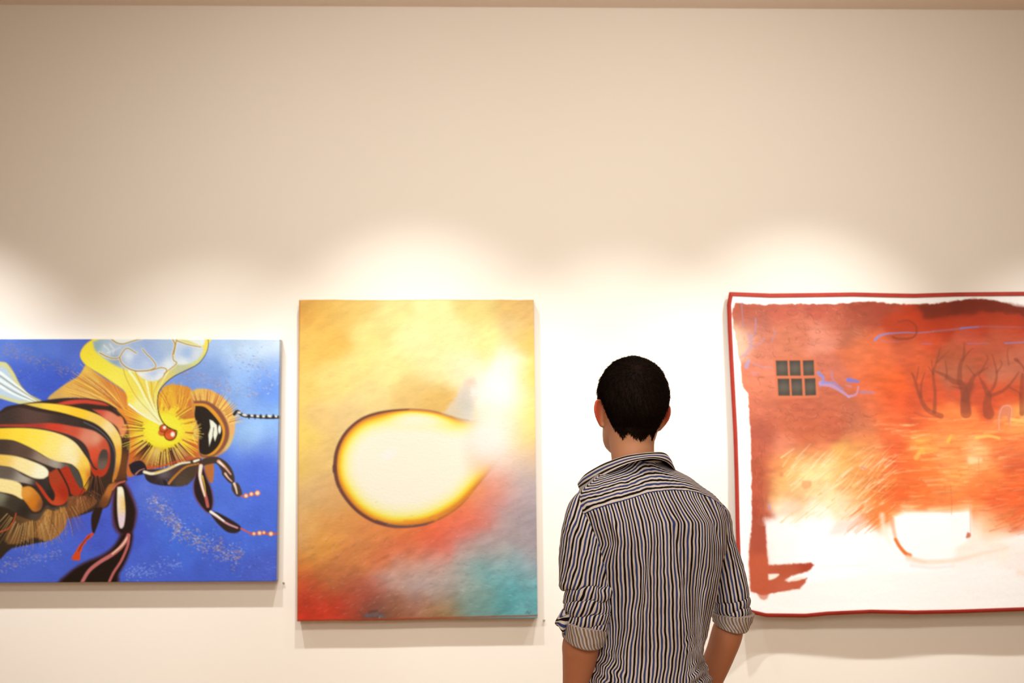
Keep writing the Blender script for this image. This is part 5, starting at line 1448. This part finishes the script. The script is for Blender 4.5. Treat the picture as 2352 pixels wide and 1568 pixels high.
FOLDS = [([(1500, 1200), (1493, 1260), (1489, 1320), (1479, 1370), (1476, 1440), (1470, 1500)], .0045, 3.5, 12), ([(1528, 1135), (1545, 1215), (1560, 1290), (1571, 1340), (1576, 1420), (1584, 1480), (1588, 1568)], .0075, 2.5, 16),
         ([(1596, 1134), (1622, 1180), (1642, 1215), (1658, 1270)], .0070, 2.5, 13), ([(1392, 1168), (1409, 1205), (1420, 1240)], .005, 3, 12), ([(1620, 1330), (1609, 1400), (1604, 1460), (1598, 1500)], .005, 3, 10),
         ([(1455, 1400), (1440, 1450), (1424, 1490), (1394, 1525), (1372, 1565)], .006, 4, 13), ([(1442, 1148), (1453, 1200), (1458, 1260), (1450, 1330)], .0035, 3, 10), ([(1580, 1480), (1600, 1510), (1625, 1532)], .006, 5, 10),
         ([(1588, 1560), (1600, 1535), (1628, 1552)], .004, 5, 9), ([(1568, 1290), (1565, 1318), (1557, 1345)], .004, 2.5, 8)]


def folds(px, py):
    d = 0
    for path, amp, w1, w2 in FOLDS:
        P_ = catmull(np.array(path, float), 5)
        best = np.full(px.shape, 1e9); sg = np.zeros(px.shape)
        for (ax, ay), (bx, by) in zip(P_[:-1], P_[1:]):
            dx, dy = bx - ax, by - ay
            t = np.clip(((px - ax) * dx + (py - ay) * dy) / (dx * dx + dy * dy), 0, 1)
            ex, ey = px - ax - t * dx, py - ay - t * dy
            dd = np.hypot(ex, ey); s2 = ex * dy - ey * dx
            m = dd < best
            best = np.where(m, dd, best); sg = np.where(m, s2, sg)
        y0, y1 = P_[:, 1].min(), P_[:, 1].max()
        env = sstep(y0 - 6, y0 + 30, py) * (1 - sstep(y1 - 25, y1 + 12, py))
        w = np.where(sg > 0, w2, w1 * 1.6)
        d = d + 1.9 * amp * env * np.exp(-(best / w) ** 1.6)
    _l = sstep(1480, 1535, py) * sstep(1570, 1600, px)
    d = d + .0035 * _l * np.sin((py + .55 * px) * 2 * PI / 31.)
    return d


def wrinkles(px, py, back, n_amp=1.0):
    k = kmap(px, py)
    v = (fbm(k * 14., py, 24, 71, 3) * 0 + fbm(k * 16., py * .22, 22, 72, 3) - .5) * .008
    v += (fbm(px, py, 34, 75, 3) - .5) * .006
    low = sstep(1440, 1540, py) * (sstep(1460, 1390, px) + sstep(1570, 1610, px))
    v += low * (fbm(*rot(px, py * 2.2, 30), 20, 77, 2) - .5) * .008
    return v * n_amp


def cloth_rows(zrow, kind):
    """zrow: rows x NTH of heights"""
    T = np.ones((len(zrow), 1)) * TH[None, :]
    p, n = torso(T, zrow)
    px, py = to_px(p)
    back = sstep(.35, -.15, n @ np.array([0, 1.0, 0]))
    d = (folds(px, py) if kind == 'body' else 0) * back + wrinkles(px, py, back) * (.5 if kind == 'yoke' else 1.0)
    env = 1.0
    p = p + n * d[..., None]
    return p, n, back


# body panels
nrow = 300
tt = np.linspace(0, 1, nrow) ** 1.02
ZR = zs_[None, :] * (1 - tt[:, None]) + _zz[0] * tt[:, None]
P_, N_, Bk = cloth_rows(ZR, 'body')
P_[-1] = P_[-1]
px, py = to_px(P_)
_lo = sstep(1480, 1535, py)
_wr = _lo * sstep(1570, 1600, px); _wl = sstep(1455, 1520, py) * sstep(1450, 1405, px)
Kb = kmap(px, py) + (fbm(px, py, 34, 95, 2) - .5) * .22
Kb = Kb + .42 * _wr * np.sin((py + .55 * px + 26 * fbm(px, py, 30, 97, 2)) * 2 * PI / 31.) + .22 * _wl * np.sin((py - .6 * px + 40 * fbm(px, py, 30, 98, 2)) * 2 * PI / 44.)
Kb = Kb + .16 * sstep(1425, 1470, py) * (1 - _lo) * sstep(1560, 1590, px) * np.sin((py + .9 * px) * 2 * PI / 24.)
# round the sides and the front the stripes simply hang: one count per column of cloth
_rr = 130
_p0, _n0 = torso(TH, np.full(NTH, np.interp(1330., TT[:, 0], TZ)))
_x0, _y0 = to_px(_p0)
_k0 = kmap(_x0, _y0)
_s0 = np.linalg.norm(np.roll(_p0, -1, 0) - _p0, axis=1) / .0188
_face0 = -(_n0 @ np.array([0, 1.0, 0]))
_vis = np.where(_face0 > .22)[0]
_lo_i, _hi_i = _vis.min(), _vis.max()                 # left and right limits of the back
kc = _k0.copy()
_front = int(NTH * .25)
j = _hi_i
while j % NTH != _front:
    kc[(j + 1) % NTH] = kc[j % NTH] + _s0[j % NTH]; j += 1
j = _lo_i
while j % NTH != (_front + 1) % NTH:
    kc[(j - 1) % NTH] = kc[j % NTH] - _s0[(j - 1) % NTH]; j -= 1
# along a pleat the cloth tucks under itself: part of a stripe disappears in the crease
for _path, _J, _wd in (([(1530, 1150), (1545, 1215), (1560, 1290), (1571, 1345)], .45, 15), ([(1571, 1345), (1576, 1420), (1584, 1480), (1588, 1560)], .5, 12),
                       ([(1598, 1140), (1622, 1180), (1642, 1215), (1656, 1262)], .7, 12), ([(1493, 1255), (1489, 1320), (1479, 1370), (1476, 1440)], .45, 11), ([(1395, 1175), (1409, 1205), (1420, 1240)], .6, 10)):
    _q = catmull(np.array(_path, float), 6)
    _xl = np.interp(py, _q[:, 1], _q[:, 0]); _d = px - _xl
    _e = sstep(_q[0, 1], _q[0, 1] + 45, py) * (1 - sstep(_q[-1, 1] - 40, _q[-1, 1], py))
    Kb = Kb + .45 * _J * _e * np.where(_d < 0, np.exp(_d / _wd), np.exp(-(_d / 7) ** 2))
_face = -(N_ @ np.array([0, 1.0, 0]))
_col = np.arange(NTH)
dR, dL = np.empty(nrow), np.empty(nrow)
for r in range(nrow):
    v = np.where(_face[r] > .16)[0]
    dR[r] = (Kb[r, v.max()] - kc[v.max()]); dL[r] = (Kb[r, v.min()] - kc[v.min()])
_q = np.hanning(41); _q /= _q.sum()
dR, dL = (np.convolve(np.pad(v, 20, mode='edge'), _q, 'valid') for v in (dR, dL))
_right = (TH > 1.5 * PI) | (TH <= .5 * PI)
KC = kc[None, :] + np.where(_right[None, :], dR[:, None], dL[:, None])
_w = sstep(.04, .24, _face)
Kf = Kb * _w + KC * (1 - _w)
UV = np.stack([Kf, ZR * 10], -1)
F_ = grid_faces(nrow, NTH, True)
keep = np.ones(len(F_), bool)
# the jump of the count on the left edge is cut out and bridged by a narrow side seam
shirt = person_mesh('shirt', P_.reshape(-1, 3), F_, shirt_m, person, uv=UV.reshape(-1, 2))
shirt['label'] = 'shirt with thin black, white and blue stripes'
# yoke
nr2 = 90
t2 = np.linspace(0, 1, nr2)
ZY = ztop[None, :] * (1 - t2[:, None]) + zs_[None, :] * t2[:, None]
P2, N2, _ = cloth_rows(ZY, 'yoke')
P2 = P2 + N2 * (.0016 * sstep(.80, 1.0, t2)[:, None, None] + .0006)
P2[-1] = P2[-1] - N2[-1] * .0022
seg = np.linalg.norm(np.diff(P2, axis=0), axis=2)
arc = np.concatenate([np.cumsum(seg[::-1], axis=0)[::-1], np.zeros((1, NTH))], 0)
q1, q2 = to_px(P2)
ky_ = arc / .0212 + .47 + ((fbm(q1, q2, 40, 91, 2) - .5) * .45 + (fbm(q1, q2 * 2, 15, 93, 2) - .5) * .2) * sstep(0, .02, arc)
person_mesh('yoke', P2.reshape(-1, 3), grid_faces(nr2, NTH, True), shirt_m, shirt, uv=np.stack([ky_, ky_], -1).reshape(-1, 2))
# row of yoke stitching
stitch_m = new_mat('blue_stitching', (.10, .11, .26), .7, .2); noise_tint(stitch_m, (.07, .08, .22), (.16, .17, .34), 500)


# ------------------------------------------------------------------ sleeves
def sleeve(rows, ly, depth, X0, bunch, seed, name='sleeve'):
    rows = np.array(rows, float); ly = np.array(ly, float)
    ys_ = np.linspace(rows[0, 0], rows[-1, 0], 230)
    l = np.interp(ys_, rows[:, 0], rows[:, 1]); r = np.interp(ys_, rows[:, 0], rows[:, 2])
    d = np.interp(ys_, ly[:, 0], ly[:, 1]); dep = np.interp(ys_, np.array(depth)[:, 0], np.array(depth)[:, 1])
    h = np.hanning(7); h /= h.sum()
    l, r = (np.convolve(np.pad(v, 3, mode='edge'), h, 'valid') for v in (l, r))
    A_ = pl(l, ys_, d); B2 = pl(r, ys_, d)
    c = (A_ + B2) / 2; w = (B2[:, 0] - A_[:, 0]) / 2
    nt = 150; a = np.linspace(0, 2 * PI, nt, endpoint=False)
    ca, sa = np.cos(a)[None, :], np.sin(a)[None, :]
    n = np.stack([ca / w[:, None], sa / dep[:, None], np.zeros((len(ys_), nt))], -1); n /= np.linalg.norm(n, axis=2, keepdims=True)
    P = np.stack([c[:, None, 0] + w[:, None] * ca, c[:, None, 1] + dep[:, None] * sa, c[:, None, 2] + 0 * ca], -1)
    qx, qy = to_px(P)
    f = (fbm(*rot(qx * 1.0, qy * .35, 12), 16, seed, 3) - .5) * .008 * sstep(rows[0, 0], rows[0, 0] + 60, qy)
    y0, y1, per, amp = bunch
    ph = (qy - y0) / per + .35 * np.sin(a * 1.0 + 1.0)[None, :] + .8 * (fbm(qx, qy, 40, seed + 5, 2) - .5)
    env = sstep(y0 - 16, y0 + 6, qy)
    saw = 1 - np.abs((ph % 1) * 2 - 1); saw = saw ** .6
    f = f + env * amp * (saw - .5)
    P = P + n * f[..., None]
    P[..., 2] += env * amp * .5 * np.sin(ph * 2 * PI)
    # count stripes along the ring from the point nearest the camera
    st = np.linalg.norm(np.roll(P, -1, 1) - P, axis=2)
    i0 = int(round(.75 * nt))
    sm = np.sum(st, 1, keepdims=True)
    arc_ = np.concatenate([np.zeros((len(ys_), 1)), np.cumsum(np.roll(st, -i0, 1), 1)[:, :-1]], 1)
    arc_ = np.where(arc_ > sm * .5, arc_ - sm, arc_)
    arc_ = np.roll(arc_, i0, 1)
    xc = (l + r) / 2
    x0 = np.interp(ys_, np.array(X0)[:, 0], np.array(X0)[:, 1]); x0 = np.convolve(np.pad(x0, 3, mode='edge'), h, 'valid')
    kq = arc_ / .0188 - ((x0 - xc) * .001052 / .0188)[:, None] + (fbm(qx, qy * .5, 26, seed + 9, 2) - .5) * .5
    uv = np.stack([kq, qy / 50], -1)
    return person_mesh(name, P.reshape(-1, 3), grid_faces(len(ys_), nt, True), shirt_m, shirt, uv=uv.reshape(-1, 2))


sleeve([[1126, 1336, 1346], [1132, 1325, 1353], [1142, 1316, 1360], [1155, 1307, 1366], [1175, 1299, 1373], [1200, 1292, 1383], [1230, 1287.5, 1394], [1260, 1285, 1404], [1285, 1283.5, 1408], [1300, 1284, 1406], [1318, 1284.5, 1403], [1335, 1285, 1401], [1343, 1287, 1406], [1352, 1293, 1410.5],
        [1362, 1299.5, 1410], [1370, 1299, 1404], [1378, 1292.5, 1400], [1390, 1294, 1404], [1400, 1299, 1408], [1408, 1302, 1407], [1415, 1302, 1399], [1424, 1301, 1398], [1432, 1300, 1399], [1440, 1303, 1393]],
       [[1120, -.045], [1200, -.062], [1450, -.070]], [[1126, .008], [1134, .024], [1150, .038], [1180, .050], [1230, .056], [1300, .057], [1450, .052]],
       [[1120, 1376], [1191, 1352], [1232, 1338], [1289, 1329], [1330, 1320], [1365, 1304], [1400, 1284], [1450, 1262]], (1346, 1450, 30, .0105), 131)
sleeve([[1152, 1643, 1654], [1160, 1636, 1664], [1175, 1632, 1676], [1195, 1630, 1683.5], [1215, 1629, 1685], [1235, 1628, 1689.5], [1263, 1628, 1697.5], [1290, 1628, 1705], [1320, 1630, 1713], [1345, 1632, 1719.5], [1370, 1636, 1722], [1385, 1638, 1721.5], [1398, 1640, 1722.5], [1407, 1643, 1720]],
       [[1150, .075], [1200, .105], [1300, .125], [1415, .125]], [[1152, .010], [1160, .024], [1180, .040], [1230, .050], [1415, .052]],
       [[1150, 1640], [1200, 1645], [1292, 1662], [1365, 1677], [1420, 1690]], (1374, 1420, 26, .0065), 151)


def cuff(lx, rx, top, bot, d, dep, flare, seed):
    """turned-back cuff; top and bot are rows at the left and right side"""
    rows = []; nt = 150; a = np.linspace(0, 2 * PI, nt, endpoint=False)
    prof = [(0, -.004), (-.02, .0035), (.05, .0078), (.3, .0072), (.7, .0052), (.95, .0032), (1.0, .0008), (.97, -.003), (.5, -.004), (.05, -.004)]
    S = 8
    pr = []
    for (v0, o0), (v1, o1) in zip(prof[:-1], prof[1:]):
        for s_ in range(S): pr.append((v0 + (v1 - v0) * s_ / S, o0 + (o1 - o0) * s_ / S))
    pr.append(prof[-1])
    for v, o in pr:
        f = (np.cos(a) + 1) / 2
        L_ = lx[0] + (lx[1] - lx[0]) * v; R_ = rx[0] + (rx[1] - rx[0]) * v
        y = (top[0] + (top[1] - top[0]) * f) * (1 - v) + (bot[0] + (bot[1] - bot[0]) * f) * v
        A2 = pt(L_, y.mean(), d); B2 = pt(R_, y.mean(), d)
        c = (A2 + B2) / 2; w = (B2[0] - A2[0]) / 2 + o
        wr = (fbm(a * 22, np.full(nt, v * 18.), 9, seed, 2) - .5) * .006
        sag = np.cos(a - 4.9) * flare * v
        z = pl(np.full(nt, (L_ + R_) / 2), y, np.full(nt, d))[:, 2]
        rows.append(np.stack([c[0] + (w + wr) * np.cos(a), c[1] + (dep + o + wr) * np.sin(a), z - sag], -1))
    P = np.array(rows); st = np.linalg.norm(np.roll(P, -1, 1) - P, axis=2)
    k = np.concatenate([np.zeros((len(P), 1)), np.cumsum(st, 1)[:, :-1]], 1) / .0176
    k = k + .10 * (fbm(a[None, :] * 20 + 0 * k, np.arange(len(P))[:, None] * 1.0 + 0 * k, 8, seed + 3, 2) - .5)
    return person_mesh('cuff', P.reshape(-1, 3), grid_faces(len(P), nt, True), cuff_m, shirt, uv=np.stack([k, k], -1).reshape(-1, 2))


cu = cuff((1301, 1296), (1394, 1386), (1421, 1438), (1461, 1475), -.068, .050, .012, 211); cu['label'] = 'turned-back cuff showing the paler reverse of the cloth'
cu = cuff((1641, 1640), (1725, 1716), (1406, 1406), (1427, 1441), .125, .048, .010, 223); cu['label'] = 'turned-back cuff showing the paler reverse of the cloth'
# open end of the left cuff, curling outwards as a small doubled lobe of cloth
V_, U_ = [], []
spine = catmull(np.array([(1311, 1396, 5), (1302, 1404, 11), (1295, 1415, 14.5), (1291, 1427, 14.5), (1291, 1437, 11.5), (1295, 1445, 7), (1301, 1451, 3)], float), 6)
na = 40; aa = np.linspace(0, 2 * PI, na, endpoint=False)
for i, (x, y, w) in enumerate(spine):
    c = pt(x, y, -.085)
    ww = w * .00104
    pinch = 1 + .10 * np.sin(3 * aa + i * .25)
    ring = c + np.stack([ww * np.cos(aa) * pinch, .026 * min(1, w / 11) * np.sin(aa) * pinch, .004 * np.cos(2 * aa + i * .2)], -1)
    V_.append(ring); U_.append(np.stack([i * .085 + .25 * np.sin(aa), np.full(na, i * .1)], -1))
V_ = np.array(V_); U_ = np.array(U_)
person_mesh('cuff_flap', V_.reshape(-1, 3), grid_faces(len(spine), na, True), shirt_m, shirt, uv=U_.reshape(-1, 2))
V_, U_ = [], []
edge = catmull(np.array([(1303, 1420), (1300, 1430), (1298, 1440), (1297, 1450), (1297, 1458)], float), 6)
for i, (x, y) in enumerate(edge):
    for s_ in np.linspace(-1, 1, 7):
        V_.append(pt(x + 2.4 * s_, y + 1.0 * s_, -.100 + .004 * s_ * s_)); U_.append((.5 + .04 * s_, i * .1))
person_mesh('cuff_edge', np.array(V_), grid_faces(len(edge), 7), shirt_m, shirt, uv=np.array(U_))

# ------------------------------------------------------------------ collar
CT = np.array([[1331, 1106, .075], [1347, 1087, .045], [1378, 1068, .005], [1405, 1056, -.030], [1440, 1045, -.052], [1475, 1040, -.058], [1503, 1037.5, -.048], [1521, 1038, -.022], [1528, 1043, .015], [1520, 1055, .060], [1490, 1075, .085]], float)
CB = np.array([[1331, 1124, .080], [1345, 1117, .020], [1372, 1100, -.035], [1405, 1081, -.072], [1440, 1065, -.090], [1472, 1056, -.096], [1502, 1053, -.090], [1531, 1060, -.062], [1551, 1079, -.005], [1552, 1096, .055], [1515, 1112, .105]], float)
ct, cb = catmull(CT, 14), catmull(CB, 14)
ct3, cb3 = pl(ct[:, 0], ct[:, 1], ct[:, 2]), pl(cb[:, 0], cb[:, 1], cb[:, 2])
nv = 26; rows, uvr = [], []
mid = (ct3 + cb3) / 2; cen = np.array([pt(1457, 1060, .012)[0], .012, 0])
outw = mid - cen; outw[:, 2] = 0; outw /= np.linalg.norm(outw, axis=1)[:, None]
hgt = np.linalg.norm(ct3 - cb3, axis=1)
for v in np.linspace(0, 1, nv):
    q = ct3 * (1 - v) + cb3 * v + outw * (.0055 * math.sin(PI * v ** .6))[..., None] if False else ct3 * (1 - v) + cb3 * v + outw * .0055 * math.sin(PI * v ** .6)
    rows.append(q); uvr.append(-.24 + v * np.linspace(1.75, 1.28, len(ct3)))
for v in np.linspace(1, 0, nv):             # inner layer back up to the fold
    q = ct3 * (1 - v) + cb3 * v + outw * (.0055 * math.sin(PI * v ** .6) - .0022)
    rows.append(q); uvr.append(-.24 + v * np.linspace(1.75, 1.28, len(ct3)))
ins = []
for v in np.linspace(0, 1, 14)[1:]:         # the band inside, down to the neck seam
    q = ct3 + np.array([0, 0, -.040]) * v - outw * (.004 + .006 * v)
    rows.append(q); uvr.append(np.full(len(ct3), .3 + v * 1.6))
R_ = np.array(rows); n_c = R_.shape[1]
person_mesh('collar', R_.reshape(-1, 3), grid_faces(len(R_), n_c), shirt_m, shirt, uv=np.stack([np.array(uvr), np.array(uvr)], -1).reshape(-1, 2))

# front: button placket and buttons
def front_at(z, off=.004, side=0.0):
    p, n = torso(np.array([PI / 2 + side]), np.array([z])); return p[0] + n[0] * off, n[0]


V_, U_ = [], []
zs3 = np.linspace(pt(1500, 1105)[2], _zz[0] + .01, 60)
for z in zs3:
    for s_ in np.linspace(-.085, .085, 9):
        p, n = front_at(z, .0065, s_); V_.append(p); U_.append((s_ * 10.0, z * 10))
person_mesh('placket', np.array(V_), grid_faces(60, 9), shirt_m, shirt, uv=np.array(U_))
but_m = new_mat('shirt_button', (.80, .76, .70), .3, .5); noise_tint(but_m, (.76, .72, .66), (.84, .80, .75), 90)
for z in np.linspace(zs3[0] - .03, zs3[-1] + .05, 6):
    p, n = front_at(z, .0078)
    b = MB(); b.loft(tube_rings([p, p + n * .0012, p + n * .0022], [.0055, .0055, .0045], 18, 1, up=(0, 0, 1), round_ends=False))
    person_mesh('button', np.array(b.v), b.f, but_m, shirt)

# ------------------------------------------------------------------ trousers and shoes
tr = MB()
rings = []
for z in np.linspace(hip_z + .06, hip_z - .06, 16):
    p, _ = torso(th, np.full_like(th, _zz[0]), .020); p[:, 2] = z
    rings.append(p)
tr.loft(rings)
for sgn, foot in zip((-1, 1), feet):
    hip = hipc + XB * sgn * .078
    tr.loft(tube_rings([hip + (0, 0, hip_z - .03), hip * .8 + foot * .2 + (0, 0, .66), hip * .5 + foot * .5 + (0, 0, .47), foot - YB * .01 + (0, 0, .28), foot - YB * .012 + (0, 0, .075)],
                       [(.076, .096), (.076, .088), (.066, .072), (.062, .070), (.056, .070)], 40, 8, round_ends=False))
TV, TF = voxel_union(tr, .006, 3, 'cloth')
jean_m = new_mat('dark_denim', (.03, .035, .055), .85, .2); noise_tint(jean_m, (.022, .026, .042), (.045, .052, .080), 40); bump_noise(jean_m, 220, .3, .001)
person_mesh('trousers', TV, TF, jean_m, person)['label'] = 'dark trousers'
shoe_m = new_mat('dark_leather', (.05, .03, .02), .35, .5); noise_tint(shoe_m, (.04, .024, .016), (.07, .042, .028), 30)
sole_m = new_mat('rubber_sole', (.55, .50, .44), .7, .2); noise_tint(sole_m, (.50, .45, .40), (.60, .55, .48), 20)
for foot in feet:
    f0 = foot.copy(); f0[2] = 0
    a = np.linspace(0, 2 * PI, 40, endpoint=False)
    prof = lambda k: f0 + YB * (.060) + np.cos(a)[:, None] * XB * (.044 * k + .006 * np.sin(a)[:, None] * k) + np.sin(a)[:, None] * YB * (.138 * k)
    b = MB(); b.loft([prof(s_) + (0, 0, z) for s_, z in ((.96, .000), (1.0, .004), (1.0, .022), (.97, .026))])
    sole = b
    u = MB(); rs = []
    for z, k, sh in ((.026, .96, 0), (.045, .95, -.002), (.062, .84, -.014), (.078, .66, -.034), (.092, .52, -.052), (.104, .47, -.058)):
        rs.append(prof(k) + YB * sh + (0, 0, z))
    u.loft(rs)
    so = person_mesh('shoe', np.array(u.v), u.f, shoe_m, person)
    person_mesh('sole', np.array(sole.v), sole.f, sole_m, so)
